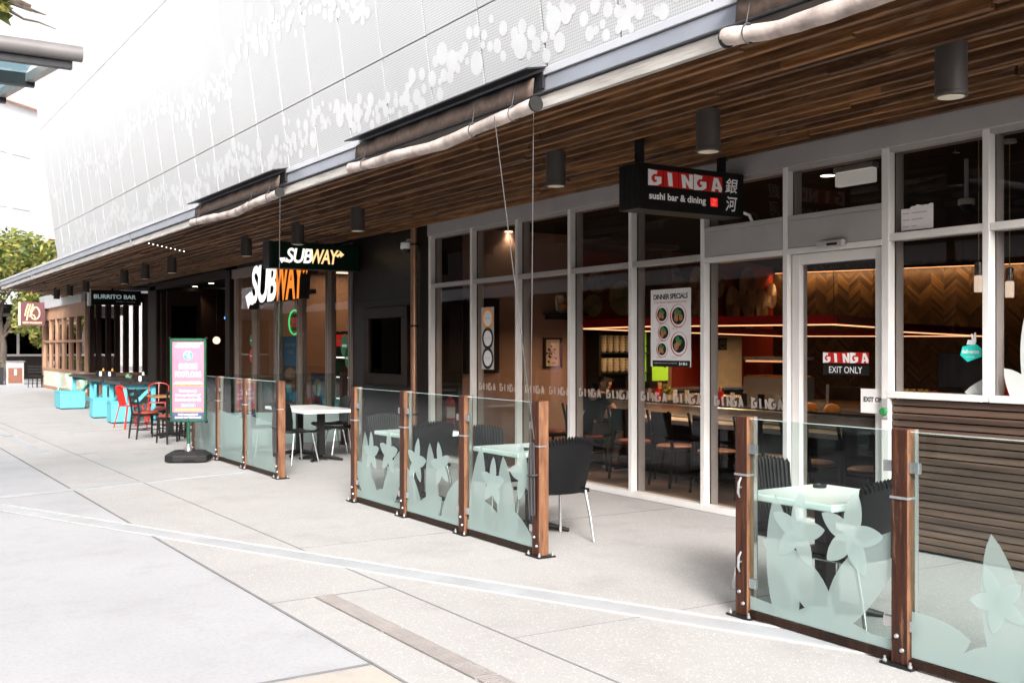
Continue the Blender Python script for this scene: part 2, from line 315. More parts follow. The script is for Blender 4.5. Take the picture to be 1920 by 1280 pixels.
# ---------------------------------------------------------------- ground
def sheet(name, quads, z, mat, kind='structure', thick=0):
    m = MB()
    for q in quads:
        if thick: m.hexa([(x, y, z - thick) for x, y in q], (0, 0, thick))
        else: m.add([(x, y, z) for x, y in q], [tuple(range(len(q)))])
    return tag(m.build(name, mat), kind=kind)
sheet('ground', [[(-120, -40), (120, -40), (120, 200), (-120, 200)]], -.004, M['conc'])
J2 = lambda y: 2.31 - .0182 * y
J1 = lambda y: 3.17 - .0215 * y
sheet('pavement', [[(J2(-3), -3), (7.02, -3), (7.02, 38), (J2(38), 38)]], 0, M['agg'])
sheet('beige_pavement', [[(-3, -3), (J2(-3) - .01, -3), (J2(4.83) - .01, 4.8), (-3, 4.8)]], 0, M['beige'])
def line(p, q, wd): 
    d = Vector((q[0]-p[0], q[1]-p[1])).normalized(); n = Vector((-d.y, d.x)) * wd / 2
    return [(p[0]-n.x, p[1]-n.y), (q[0]-n.x, q[1]-n.y), (q[0]+n.x, q[1]+n.y), (p[0]+n.x, p[1]+n.y)]
jl = [line((J2(-2), -2), (J2(30), 30), .017), line((J1(-2), -2), (J1(34), 34), .012), line((-3, 4.83), (J2(4.83), 4.83), .017)]
jl += [line((J2(6.3), 6.3), (J1(6.3), 6.3), .010), line((J1(4.83), 4.83), (7.0, 4.75), .006), line((J1(7.9), 7.9), (7.0, 7.9), .006), line((J1(21), 21.0), (6.4, 21.3), .012), line((J1(16.6), 16.6), (4.2, 16.9), .008)]
sheet('pavement_joint', jl, .003, M['joint'], thick=.0035)
sheet('paving_strip', [line((.1, 14.2), (5.6, 1.2), .19), line((.2, 11.95), (4.27, 13.2), .16), line((2.30, 24.6), (2.43, 17.0), .16), line((2.2, 20.6), (5.5, 22.0), .1)], .006, M['strip'], thick=.0065)
sheet('paving_strip_edge', [line((.0, 14.17), (5.5, 1.17), .022), line((.22, 14.25), (5.72, 1.25), .03)], .008, M['stripedge'], thick=.0085)
for i, (y0, y1, lb) in enumerate([(5.34, 6.28, 'narrow slotted drain cover ending at a cross joint, farthest of the line of three'), (4.33, 5.31, 'narrow slotted drain cover in the middle of the line of three'), (3.3, 4.30, 'narrow slotted drain cover at the bottom edge of the photo')]):
    a, b_ = 2.67 - .0182 * y0, 2.67 - .0182 * y1
    t = thing('drain_cover', lb, 'drain cover', (a, y0, 0), 0, 'slotted drain covers', True)
    MB().add([(a-.062, y0, .004), (a+.062, y0, .004), (b_+.062, y1, .004), (b_-.062, y1, .004)], [(0, 1, 2, 3)]).build('channel', M['joint'], t)
    m = MB()
    for k in range(5): m.bar((a - .056 + k * .028, y0, .008), (b_ - .056 + k * .028, y1, .008), .014, .006)
    n = int((y1 - y0) / .026)
    for k in range(n + 1):
        yy = y0 + .003 + (y1 - y0 - .006) * k / n; xx = a + (b_ - a) * (yy - y0) / (y1 - y0); m.box(xx-.06, xx+.06, yy-.005, yy+.005, .003, .0135)
    m.build('grating', M['grate'], t)

# ---------------------------------------------------------------- sushi restaurant shell
XF = 7.1                                                # shop line
def pane(x, y0, y1, z0, z1, name, par, mat=None): return MB().box(x - .004, x + .004, y0, y1, z0, z1).build(name, mat or M['glass'], par)
sr = thing('sushi_restaurant', 'glass fronted sushi restaurant with white aluminium frames and slatted wall', 'restaurant', (7.1, 8, 0), 0, None, True)
ys = [13.3, 12.11, 10.98, 9.845, 8.72, 7.6, 6.53, 5.465, 4.585, 3.55, 2.5]
def mull(y, z0, z1, w=.055):
    o = MB().box(XF - .085, XF - .008, y - w/2, y + w/2, z0, z1).build('mullion', M['alu'], sr, bevel=.003)
    MB().box(XF + .012, XF + .10, y - w/2 - .002, y + w/2 + .002, z0, z1).build('inner_mullion', M['alu'], o, bevel=.003)
    MB().box(XF - .008, XF + .012, y - w/2 + .008, y + w/2 - .008, z0, z1).build('gasket', M['black'], o)
for i, y in enumerate(ys): mull(y, 0 if i <= 7 else 1.197, 3.2, .07 if i in (0, 7) else .055)
MB().box(XF - .09, XF + .11, 1.5, 13.36, 3.2, 3.38).build('head_band', M['alugrey'], sr, bevel=.004)
MB().box(XF - .075, XF + .10, 1.5, 13.33, 3.165, 3.198).build('head_rail', M['alugrey'], sr)
for i in range(len(ys) - 1):
    y1, y0 = ys[i] - .03, ys[i+1] + .03
    door = i in (5, 6); low = i >= 7
    if not door:
        MB().box(XF - .08, XF + .09, y0 - .001, y1 + .001, 2.455, 2.512).build('transom', M['alugrey'] if not low else M['alu'], sr, bevel=.003)
        pane(XF, y0, y1, 2.512, 3.165, 'upper_pane', sr)
    else:
        MB().box(XF - .082, XF + .15, y0, y1, 2.475, 2.72).build('door_header', M['alugrey'], sr, bevel=.004)
        MB().box(XF - .088, XF + .15, y0, y1, 2.722, 2.765).build('transom', M['alugrey'], sr, bevel=.003)
        MB().box(XF - .088, XF + .15, y0, y1, 2.425, 2.473).build('header_rail', M['alu'], sr, bevel=.003)
        pane(XF, y0, y1, 2.765, 3.165, 'upper_pane', sr)
    if low:
        MB().box(XF - .09, XF + .12, y0 - .001, y1 + .001, 1.195, 1.246).build('sill', M['alu'], sr, bevel=.004)
        pane(XF, y0, y1, 1.246, 2.455, 'lower_pane', sr)
    elif i == 6:
        d = MB()
        for yy in (y0 + .012, y1 - .10): d.box(XF - .04, XF + .06, yy, yy + .09, .01, 2.42)
        d.box(XF - .039, XF + .059, y0 + .103, y1 - .101, 2.33, 2.42); d.box(XF - .039, XF + .059, y0 + .103, y1 - .101, .01, .1)
        dd = d.build('sliding_door', M['alu'], sr, bevel=.004)
        pane(XF + .01, y0 + .1, y1 - .1, .1, 2.33, 'door_glass', dd)
    else:
        pane(XF, y0, y1, .07, 2.455 if not door else 2.425, 'lower_pane', sr)
        MB().box(XF - .095, XF + .10, y0 - .03, y1 + .03, .003, .066).build('sill', M['alu'], sr, bevel=.004)
# slatted dado under the right-hand windows
MB().box(XF + .03, XF + .14, 1.5, 5.42, 0, 1.19).build('backing_wall', M['black'], sr)
m = MB(); k = 0
while .02 + k * .056 < 1.16:
    z = .02 + k * .056; m.box(XF - .05, XF - .02, 1.5, 5.425, z, z + .045); k += 1
m.build('slatted_wall', M['slat'], sr, bevel=.002)
# interior shell: rotated back room, black ceiling, plain left wall
IX = Vector((.914, .405, 0)); IY = Vector((.406, -.914, 0)); IC = Vector((17.4, 16.55, 0))     # corner of red wall and herringbone wall
tag(sheet('restaurant_floor', [[(7.2, 1.5), (24, 1.5), (24, 18), (7.2, 13.6)]], .006, M['intfloor']))
MB().box(7.12, 9.9, 13.5, 13.7, 0, 3.4).build('plaster_wall', M['wallpink'], sr)
MB().box(9.7, 9.92, 13.7, 15.0, 0, 3.4).build('return_wall', M['wallpink'], sr)
a = IC - IX * 3.9
MB().hexa([(9.8, 14.94, 0), (a.x, a.y - .01, 0), (a.x, a.y + .2, 0), (9.8, 15.2, 0)], (0, 0, 3.4)).build('red_wall', M['redwall'], sr)
b2 = IC + IX * .2 + IX.cross(Vector((0, 0, 1))) * 0
m = MB().hexa([a, IC, IC - IY * .2, a - IY * .2], (0, 0, 3.4)); m.build('red_wall', M['redwall'], sr)
c2 = IC + IY * 14
o = MB().hexa([IC + IX * .001, c2, c2 + IX * .2, IC + IX * .2], (0, 0, 3.4)).build('herringbone_wall', M['herr'], sr)
uv = o.data.uv_layers.new(name='UVMap')
for p in o.data.polygons:
    for li in p.loop_indices:
        co = o.data.vertices[o.data.loops[li].vertex_index].co; uv.data[li].uv = ((co - IC).dot(IY), co.z)
MB().box(7.22, 26, 1.4, 18.5, 3.385, 3.5).build('ceiling', M['ceil'], sr)
MB().box(7.2, 24, 1.2, 1.4, 0, 3.38).build('side_wall', M['ceil'], sr)

# ---------------------------------------------------------------- black pier between the shops
pw = thing('black_pier_wall', 'near black panelled pier wall between the two glass shopfronts', 'wall', (7.2, 14.8, 0), 0, None, True)
MB().box(7.06, 7.6, 13.37, 16.12, 0, 3.4).build('wall_panel', M['blackwall'], pw)
m = MB()
for z in (.9, 2.35): m.box(7.052, 7.061, 13.5, 16.1, z, z + .006)
m.build('panel_joint', M['black'], pw)
dcs = thing('display_case', 'dark framed display window set into the black pier wall', 'display case', (7.05, 14.77, 1), 0, None, True)
m = MB()
for q in ((13.98, 15.55, 2.06, 2.23), (13.98, 15.55, 1.02, 1.19), (13.98, 14.18, 1.19, 2.06), (15.35, 15.55, 1.19, 2.06)): m.box(6.99, 7.058, *q)
m.build('frame', M['darkwood'], dcs, bevel=.006)
MB().box(7.03, 7.04, 14.18, 15.35, 1.19, 2.06).build('pane', M['glassd'], dcs)
pp = MB().tube([(6.98, 13.72, .0), (6.98, 13.72, 3.36)], .05, 14); cp = thing('downpipe', 'copper brown downpipe in front of the black pier wall', 'pipe', (6.98, 13.72, 0), 0, None, True)
pp.build('pipe', M['copper'], cp, True); m = MB()
for z in (.6, 1.9, 3.1): m.lathe([(.054, z), (.054, z + .03)], (6.98, 13.72, 0), 14); m.box(6.98, 7.058, 13.71, 13.73, z + .005, z + .025)
m.build('bracket', M['dark'], cp)

# ---------------------------------------------------------------- sandwich shop shell
ss = thing('sandwich_shop', 'sandwich shop with taupe framed glass doors and warm brown interior', 'shop', (7.1, 19.4, 0), 0, None, True)
yq = [16.2, 17.2, 18.6, 19.85, 21.2, 22.4]
for y in yq: 
    o = MB().box(XF - .07, XF + .09, y - .06, y + .06, 0, 3.1).build('door_stile', M['subframe'], ss, bevel=.004)
    MB().box(XF - .073, XF - .069, y - .006, y + .006, 0.02, 3.08).build('door_gap', M['black'], o)
MB().box(XF - .08, XF + .1, 16.14, 22.6, 3.1, 3.3).build('head_band', M['subframe'], ss, bevel=.004)
for a_, b_ in zip(yq, yq[1:]):
    MB().box(XF - .05, XF + .06, a_ + .06, b_ - .06, .0, .16).build('bottom_rail', M['subframe'], ss, bevel=.004)
    pane(XF, a_ + .06, b_ - .06, .16, 3.1, 'pane', ss)
tag(sheet('shop_floor', [[(7.2, 13.8), (13, 13.8), (13, 22.7), (7.2, 22.7)]], .005, M['intfloor']))
brown = paint('brown shop wall', (.27, .15, .09), .6, 0, .15, 1.5)
MB().box(12, 12.2, 14, 22.8, 0, 3.3).build('back_wall', brown, ss)
MB().box(7.2, 12, 22.45, 22.7, 0, 3.3).build('side_wall', brown, ss); MB().box(9.95, 12, 15.25, 15.4, 0, 3.3).build('side_wall', brown, ss)
MB().box(7.2, 12.2, 13.8, 22.8, 3.3, 3.4).build('ceiling', M['subframe'], ss)

# ---------------------------------------------------------------- open fronted bar, and burrito bar beyond it
bar = thing('dark_bar', 'dark timber fronted bar with its doors folded open', 'bar', (7.1, 26, 0), 0, None, True)
m = MB().box(6.98, 7.2, 22.62, 22.95, 0, 3.3); m.build('timber_post', M['darkwood'], bar, bevel=.006)
MB().box(7.0, 7.2, 22.95, 30.0, 3.17, 3.34).build('lintel', M['darkwood'], bar)
MB().box(7.0, 7.25, 29.3, 30.2, 0, 3.3).build('timber_pier', M['darkwood'], bar, bevel=.01)
for y in (28.1, 28.7, 29.2):
    o = MB().box(7.0, 7.9, y, y + .05, .02, 3.1).build('folded_door', M['darkwood'], bar, bevel=.005)
    MB().box(7.12, 7.78, y - .006, y - .002, .5, 2.7).build('pane', M['glassd'], o)
MB().box(12.5, 12.7, 22.7, 31, 0, 3.3).build('back_wall', M['ceil'], bar); MB().box(7.25, 12.5, 30.2, 30.4, 0, 3.3).build('end_wall', M['darkwood'], bar)
MB().box(7.2, 12.7, 22.82, 31, 3.35, 3.45).build('ceiling', M['ceil'], bar)
sheet('bar_floor', [[(7.02, 22.7), (12.5, 22.7), (12.5, 36), (7.02, 36)]], .004, M['intfloor'])
MB().box(9.5, 10.2, 24, 28, 0, 1.08).build('counter', M['darkwood'], bar); MB().box(9.4, 10.3, 23.95, 28.05, 1.08, 1.13).build('counter_top', M['orangewood'], bar)
bb = thing('burrito_restaurant', 'burrito bar front of tall dark timber posts and clear windows', 'restaurant', (7, 36, 0), 0, None, True)
for x in (6.5, 6.72, 7.02, 7.3, 7.58, 7.9, 8.2, 8.6):
    MB().box(x, x + (.15 if x < 8 else .3), 35.95, 36.2, .75, 3.3).build('timber_post', M['darkwood'], bb)
MB().box(6.5, 8.9, 36.07, 36.08, .8, 3.1).build('pane', M['glass'], bb)
MB().box(6.4, 8.3, 35.85, 36.2, .68, .77).build('sill', M['orangewood'], bb)
m = MB(); 
striped = wood('striped reclaimed boards', (.10, .05, .04), (.33, .17, .12), (.5, .38, .3), 2, 8, .6, None, (6.5, .01, .01))
MB().box(6.45, 8.2, 35.98, 36.1, 0, .68).build('board_dado', striped, bb)
MB().box(8.2, 8.9, 30.4, 36, 0, 3.3).build('timber_wall', M['darkwood'], bb); MB().box(6.4, 8.9, 35.9, 36.2, 3.1, 3.4).build('lintel', M['darkwood'], bb)

# timber windowed pavilion beyond
pv = thing('timber_pavilion', 'small pavilion with a grid of orange timber framed windows under a pale band', 'building', (6.5, 40, 0), 0, None, True)
for z0, z1, mt, nm in ((0, .12, 'orangewood', 'base_rail'), (.12, .68, 'cream', 'dado'), (.69, .8, 'orangewood', 'sill'), (1.78, 1.86, 'orangewood', 'mid_rail'), (2.66, 3.1, 'orangewood', 'timber_lintel'), (3.1, 3.5, 'flash', 'flashing')):
    MB().box(6.42 if nm != 'flashing' else 6.3, 6.6, 36.3, 45.2, z0, z1).build(nm, M[mt], pv)
for k in range(7):
    y = 36.35 + k * 1.46; MB().box(6.43, 6.58, y, y + .16, .8, 2.66).build('window_post', M['orangewood'], pv)
    if k < 6:
        MB().box(6.5, 6.508, y + .16, y + 1.46, .8, 1.78).build('window_pane', M['glass'], pv); MB().box(6.5, 6.508, y + .16, y + 1.46, 1.86, 2.66).build('window_pane', M['glass'], pv)
MB().box(6.42, 6.7, 45.2, 45.5, 0, 3.5).build('corner_post', M['orangewood'], pv)
MB().box(10.6, 10.75, 36.3, 38, 0, 3.4).build('rear_wall', M['orangewood'], pv); MB().box(6.3, 10.8, 36.3, 45.4, 3.5, 3.6).build('roof', M['flash'], pv)

# ---------------------------------------------------------------- canopy: fascia, roof deck, timber batten soffit
cn = thing('street_canopy', 'long street canopy with grey fascia and weathered timber batten soffit', 'canopy', (4.5, 10, 3.4), 0, None, True)
Y0, Y1 = 2.6, 36.4
def along(m, dx0, dx1, z0, z1, y0=Y0, y1=Y1):
    return m.hexa([(edge(y0)+dx0, y0, z0), (edge(y0)+dx1, y0, z0), (edge(y1)+dx1, y1, z0), (edge(y1)+dx0, y1, z0)], (0, 0, z1 - z0))
along(MB(), 0, .045, 3.42, 3.515).build('edge_batten', M['batten'], cn, bevel=.003)
along(MB(), -.03, .05, 3.53, 3.64).build('fascia', M['fascia'], cn, bevel=.004)
along(MB(), -.05, .3, 3.645, 3.70).build('flashing', M['flash'], cn, bevel=.003)
m = MB()
for y in (12.35, 19.4, 30.3): m.box(edge(y) - .036, edge(y) + .05, y, y + .035, 3.41, 3.645)
m.build('fascia_joint', M['joint'], cn)
m = MB(); m.add([(edge(Y0)+.06, Y0, 3.58), (7.3, Y0, 3.58), (7.5, 41.5, 3.58), (edge(Y1)+.06, Y1, 3.58)], [(0, 3, 2, 1)])
m.add([(edge(Y0)+.06, Y0, 3.64), (26, Y0, 3.64), (26, 41.5, 3.64), (7.5, 41.5, 3.64), (edge(Y1)+.06, Y1, 3.64)], [(0, 1, 2, 3, 4)])
m.build('roof_deck', M['darkmatt'], cn)
m = MB(); NR = 15
for i in range(NR):
    f = (i + .5) / NR; y = Y0 - rnd.random() * 3
    while y < 41:
        L = rnd.choice([2.4, 3.0, 3.6, 4.2, 5.0]); ye = y + L; a_, b_ = max(y, Y0), min(ye, 36.2 + f * 5.0)
        if b_ - a_ > .15:
            dz = rnd.uniform(-.018, .018); dx = rnd.uniform(-.012, .012)
            X = lambda q: (edge(q) + .06) * (1 - f) + 6.98 * f + dx
            z0 = 3.43 - .075 * f + dz
            m.hexa([(X(a_)-.023, a_+.008, z0), (X(a_)+.023, a_+.008, z0), (X(b_)+.023, b_-.008, z0), (X(b_)-.023, b_-.008, z0)], (0, 0, .10))
        y = ye
m.build('batten_soffit', M['soffit'], cn, bevel=.003)
m = MB()
for k in range(2, 27):
    y = .6 + k * 1.5; m.box(edge(y) + .08, 6.98, y - .03, y + .03, 3.525, 3.575)
m.build('joist', M['darkwood'], cn)

# ---------------------------------------------------------------- perforated screen above the canopy, leaning over the street
sw = thing('perforated_screen', 'white perforated metal screen with clustered circles above the canopy', 'facade', (4.8, 15, 3.7), 0, None, True)
LEAN = .13
def sp(y, z, off=0): return Vector((edge(y) + .04 - LEAN * (z - 3.7) - off, y, z))
seams = [3.9 + .885 * k for k in range(-1, 27)]; yend = 26.7
rows = [3.715, 4.40, 6.75, 9.1, 11.5]
g = .012
for ri in range(4):
    m = MB(); us = []
    for y0, y1 in zip(seams, seams[1:]):
        z0, z1 = rows[ri] + g * .5, rows[ri+1] - g * .5
        m.add([sp(y0+g, z0), sp(y1-g, z0), sp(y1-g, z1), sp(y0+g, z1)], [(0, 3, 2, 1)])
        bx = [sp(y0+g, z0, -.03), sp(y1-g, z0, -.03), sp(y1-g, z1, -.03), sp(y0+g, z1, -.03)]
        n = len(m.v); m.add(bx, [(0, 1, 2, 3)]); m.f += [(n-4, n-3, n+1, n), (n-3, n-2, n+2, n+1), (n-2, n-1, n+3, n+2), (n-1, n-4, n, n+3)]
    o = m.build('screen_panel', M['perf'], sw); uv = o.data.uv_layers.new(name='UVMap')
    for l in o.data.loops:
        co = o.data.vertices[l.vertex_index].co; uv.data[l.index].uv = (co.y, co.z)
m = MB(); m.add([sp(seams[0], 3.7, -.06), sp(yend, 3.7, -.06), sp(yend, 11.6, -.06), sp(seams[0], 11.6, -.06)], [(0, 3, 2, 1)])
m.add([sp(seams[0], 3.7, -.12), sp(yend, 3.7, -.12), sp(yend, 11.6, -.12), sp(seams[0], 11.6, -.12)], [(0, 1, 2, 3)])
m.build('backing_frame', M['alugrey'], sw)
m = MB(); pts = []
def cluster(y, z, r, lvl):
    c = sp(y, z, .0016 + .0007 * lvl); ez = Vector((-LEAN, 0, 1)).normalized()
    m.disc(c, Vector((-SK * 0, -1, 0)), ez, 0, 0, r, 0, 18)
r2 = random.Random(3)
def band(y0, y1, zc, thick, dens):
    y = y0
    while y < y1:
        zz = zc(y)
        for _ in range(dens):
            r = r2.choice([.035, .045, .055, .06, .075, .1]); z = zz + r2.gauss(0, thick)
            yy = y + r2.uniform(-.06, .06)
            if z - r < 3.73: z = 3.73 + r + r2.random() * .05
            if any(abs(z - q) < r * .3 for q in rows): continue
            if all((yy-a_)**2 + (z-b_)**2 > (.72*(r+c_))**2 for a_, b_, c_ in pts[-60:]):
                pts.append((yy, z, r)); cluster(yy, z, r, len(pts) % 3)
        y += .055
band(3.2, 26.4, lambda y: 4.02 + .10 * math.sin(y * 1.9) + .05 * math.sin(y * 4.3), .085, 2)
band(9.4, 26.4, lambda y: 5.25 + .18 * math.sin(y * 1.1 + 1) + .07 * math.sin(y * 3.1), .11, 2)
m.build('circle_pattern', M['bubble'], sw)
ub = thing('upper_building', 'grey upper storeys behind the perforated screen', 'building', (15, 12, 3.7), 0, None, True)
MB().box(5.2, 26, 2.7, 26.5, 3.66, 11.4).build('wall', M['wbuild'], ub)
# ---------------------------------------------------------------- glass windbreak fences
def clip(poly, x0, x1, y0, y1):
    for ax, lim, sg in ((0, x0, 1), (0, x1, -1), (1, y0, 1), (1, y1, -1)):
        out = []
        for i, p in enumerate(poly):
            q = poly[i - 1]; ip, iq = (p[ax] - lim) * sg >= 0, (q[ax] - lim) * sg >= 0
            if ip != iq:
                t = (lim - q[ax]) / (p[ax] - q[ax]); out.append((q[0] + (p[0]-q[0]) * t, q[1] + (p[1]-q[1]) * t))
            if ip: out.append(p)
        poly = out
        if not poly: break
    return poly
def petal(b, t, wd, sk=.45, n=14, bend=0):
    """pointed petal from base b to tip t"""
    bx, by = b; dx, dy = t[0] - bx, t[1] - by; L = math.hypot(dx, dy); ux, uy = dx / L, dy / L; out = []
    prof = lambda s: wd * (s ** .55) * ((1 - s) ** .8) * 1.9
    for sd in (1, -1):
        for i in (range(n + 1) if sd == 1 else range(n - 1, 0, -1)):
            s = i / n; o = prof(s) * sd + bend * L * s * (1 - s) * 2; out.append((bx + ux * L * s - uy * o, by + uy * L * s + ux * o))
    return out
def flower(c, r, rot, wd=.35):
    out = []
    for k in range(5):
        a = rot + 2 * math.pi * k / 5; rr = r * (1.15 if k == 0 else 1)
        out.append(petal((c[0] - .02 * r * math.cos(a), c[1] - .02 * r * math.sin(a)), (c[0] + rr * math.cos(a), c[1] + rr * math.sin(a)), r * wd))
    return out
HF = 1.19
def motif(kind, w):
    """leaf and flower shapes in metres: x from the far post to the near post"""
    L = []
    if kind == 0:
        L += [petal((.30*w, -.1), (.20*w, .69), .155), petal((.62*w, .04), (.10*w, .42), .15, bend=-.12), petal((.28*w, -.28), (.62*w, .12), .22), petal((.60*w, .02), (1.12*w, .62), .17, bend=.1), petal((1.1*w, -.14), (.40*w, .05), .16)]
        L += flower((.37*w, .50), .20, 1.45) + flower((.74*w, .53), .215, 1.4)
    elif kind == 1:
        L += [petal((.56*w, -.06), (.43*w, .67), .15), petal((-.3*w, -.02), (.33*w, .15), .21), petal((.2*w, -.14), (.62*w, .16), .17), petal((.8*w, -.12), (1.04*w, .55), .16), petal((1.1*w, -.2), (.55*w, .14), .2)]
        L += flower((.47*w, .36), .15, 2.0) + flower((.80*w, .44), .19, 1.9)
    elif kind == 2:
        L += [petal((.26*w, -.12), (.20*w, .68), .16), petal((.5*w, -.05), (-.05*w, .36), .19), petal((.62*w, -.1), (1.08*w, .58), .19), petal((.2*w, -.3), (.66*w, .14), .2)]
        L += flower((.36*w, .47), .19, 1.6) + flower((.76*w, .50), .21, 1.5)
    elif kind == 3:
        L += [petal((.54*w, -.1), (.46*w, .67), .16), petal((.25*w, -.12), (-.06*w, .42), .2), petal((.1*w, -.2), (.7*w, .2), .22), petal((.75*w, -.15), (1.08*w, .42), .22)]
        L += flower((.2*w, .47), .2, 1.4) + flower((.68*w, .48), .19, 1.8)
    else:
        L += [petal((.12*w, -.12), (.24*w, .72), .17), petal((.66*w, -.12), (.58*w, .66), .18), petal((.7*w, -.2), (.18*w, .26), .22), petal((1.05*w, -.2), (.6*w, .26), .2)]
        L += flower((.42*w, .42), .19, 1.5) + flower((.9*w, .54), .22, 1.8)
    return L
def fence(label, pts, kinds, cleats=(), end_ret=None):
    """posts at pts (x, y) from far to near; panel k stands between post k and k+1"""
    t = thing('glass_windbreak', label, 'windbreak', (pts[-1][0], pts[-1][1], 0), 0, 'glass windbreaks along the seating', True)
    for k, (x, y) in enumerate(pts):
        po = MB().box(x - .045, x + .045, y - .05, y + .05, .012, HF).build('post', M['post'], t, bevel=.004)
        MB().box(x - .08, x + .08, y - .095, y + .095, .001, .013).build('base_plate', M['dark'], po, bevel=.002)
        for a, b in ((-.06, -.075), (.06, -.075), (-.06, .075), (.06, .075)): MB().lathe([(.011, 0), (.011, .012), (.006, .013), (.006, .028)], (x + a, y + b, .013), 8).build('bolt', M['zinc'], po, True)
        for z in (.085, .15): MB().tube([(x - .046, y - .018 + (z - .085) * .5, z), (x - .056, y - .018 + (z - .085) * .5, z)], [.012, .009], 10).build('bolt', M['zinc'], po, True)
        m = MB().box(x - .052, x + .02, y - .0535, y + .052, .84, .852); m.build('collar', M['zinc'], po)
        if k in cleats:
            for z in (.33, .77): MB().tube([(x - .05, y + .008, z - .06), (x - .066, y + .004, z - .03), (x - .066, y, z + .03), (x - .05, y - .004, z + .06)], [.005, .008, .008, .005], 8).tube([(x - .044, y, z), (x - .066, y, z)], .006, 6).build('cleat', M['zinc'], po, True)
        # slot strip on the side the glass meets
        for sgn, has in ((-1, k < len(pts) - 1), (1, k > 0)):
            if not has: continue
            for z in (.21, 1.0): MB().box(x - .036, x - .010, y + sgn * .049 if sgn > 0 else y - .105, y + .105 if sgn > 0 else y - .049, z - .028, z + .028).build('glass_clip', M['steel'], po, bevel=.002)
        if k < len(pts) - 1: MB().box(x + .001, x + .028, y - .058, y - .0505, .01, HF - .002).build('steel_edge', M['chrome'], po)
    for k, kd in enumerate(kinds):
        (xa, ya), (xb, yb) = pts[k], pts[k + 1]
        ya2, yb2 = ya - .065, yb + .065; wd = ya2 - yb2; x0 = (xa + xb) / 2 - .023
        g = MB().box(x0 - .005, x0 + .005, yb2, ya2, .06, HF - .012).build('glass_panel', M['glassf'], t)
        MB().box(x0 - .0052, x0 + .0052, yb2, ya2, HF - .012, HF - .009).build('polished_edge', M['edge'], g)
        fm = MB(); ff = MB(); mo = motif(kd, wd)
        for j, pl in enumerate(mo):
            pl = clip(pl, .004, wd - .004, -.002, 1.05)
            if len(pl) > 2: (ff if j >= len(mo) - 10 else fm).flat([(a, b + .07) for a, b in pl], (x0 - .0062 - .0005 * j, ya2, 0), (0, -1, 0), (0, 0, 1), 0)
        fm.flat([(0.004, .062), (wd-.004, .062), (wd-.004, .12), (wd * .5, .10), (.004, .14)], (x0 - .0058, ya2, 0), (0, -1, 0), (0, 0, 1), 0)
        fm.build('frosted_leaves', M['film'], g); ff.build('frosted_flowers', M['filmb'], g)
        MB().box(x0 - .012, x0 + .016, yb2 + .0, ya2, .012, .055).build('bottom_rail', M['darkwood'], g)
    return t
f3 = fence('glass windbreak of leaf and flower film nearest the camera, cut by the right edge', [(4.50, 4.49), (4.48, 3.37), (4.46, 2.24), (4.45, 1.1)], (0, 1, 2), (0,))
f2 = fence('glass windbreak of three leaf patterned panes in the middle, dark cord on its last post', [(4.42, 10.0), (4.43, 8.87), (4.44, 7.75), (4.45, 6.62)], (2, 3, 4))
f1 = fence('plainer glass windbreak behind the pink poster stand, in front of the sandwich shop', [(4.40, 15.95), (4.40, 14.72), (4.40, 13.5), (4.41, 12.25)], ())
for k in range(3):
    p = [15.95, 14.72, 13.5, 12.25]
    g = MB().box(4.372, 4.382, p[k+1] + .065, p[k] - .065, .06, HF - .012).build('glass_panel', M['glassf'], f1)
    MB().box(4.3718, 4.3822, p[k+1] + .065, p[k] - .065, HF - .012, HF - .006).build('polished_edge', M['edge'], g)
    m = MB(); m.add([(4.3705, p[k] - .068, .065), (4.3705, p[k+1] + .068, .065), (4.3705, p[k+1] + .068, .66), (4.3705, p[k] - .068, .72)], [(0, 1, 2, 3)]); m.build('frosted_motif', M['filmw'], g)
    MB().box(4.365, 4.395, p[k+1] + .065, p[k] - .065, .012, .055).build('bottom_rail', M['darkwood'], g)
ret = thing('return_windbreak', 'glass windbreak running back to the sandwich shop, end post near the door', 'windbreak', (6.6, 15.9, 0), 0, None, True)
MB().box(6.75, 6.85, 15.85, 15.95, 0, HF).build('post', M['darkwood'], ret, bevel=.004)
g = MB().box(4.5, 6.74, 15.89, 15.90, .06, HF - .01).build('glass_panel', M['glassf'], ret)
MB().add([(4.5, 15.888, .07), (6.74, 15.888, .07), (6.74, 15.888, .55), (4.5, 15.888, .6)], [(0, 1, 2, 3)]).build('frosted_motif', M['film'], g)
# dark cords hanging coiled on two posts
def coil(x, y, lb):
    m = MB(); q = random.Random(2)
    for k in range(7):
        a = y + .02 + q.uniform(-.02, .02); b = x - .058 - k * .004
        m.tube([(b, a, .87), (b - .008, a + .012, .7), (b - .004, a + .016, .45), (b, a + .006, .26 + q.random() * .05), (b + .002, a - .012, .32), (b, a - .01, .6), (b, a - .004, .86)], .007, 6)
    m.tube([(x - .05, y - .04, .63), (x - .09, y - .02, .625), (x - .09, y + .045, .62), (x - .05, y + .06, .62)], .007, 6)
    tag(m.build('coiled_cord', M['rope'], None, True), lb, 'cord', 'cords coiled on the posts')
coil(4.45, 6.62, 'dark cord coiled down the weathered end post of the middle windbreak')
coil(4.41, 12.25, 'dark cord coiled on the end post beside the sandwich shop tables')

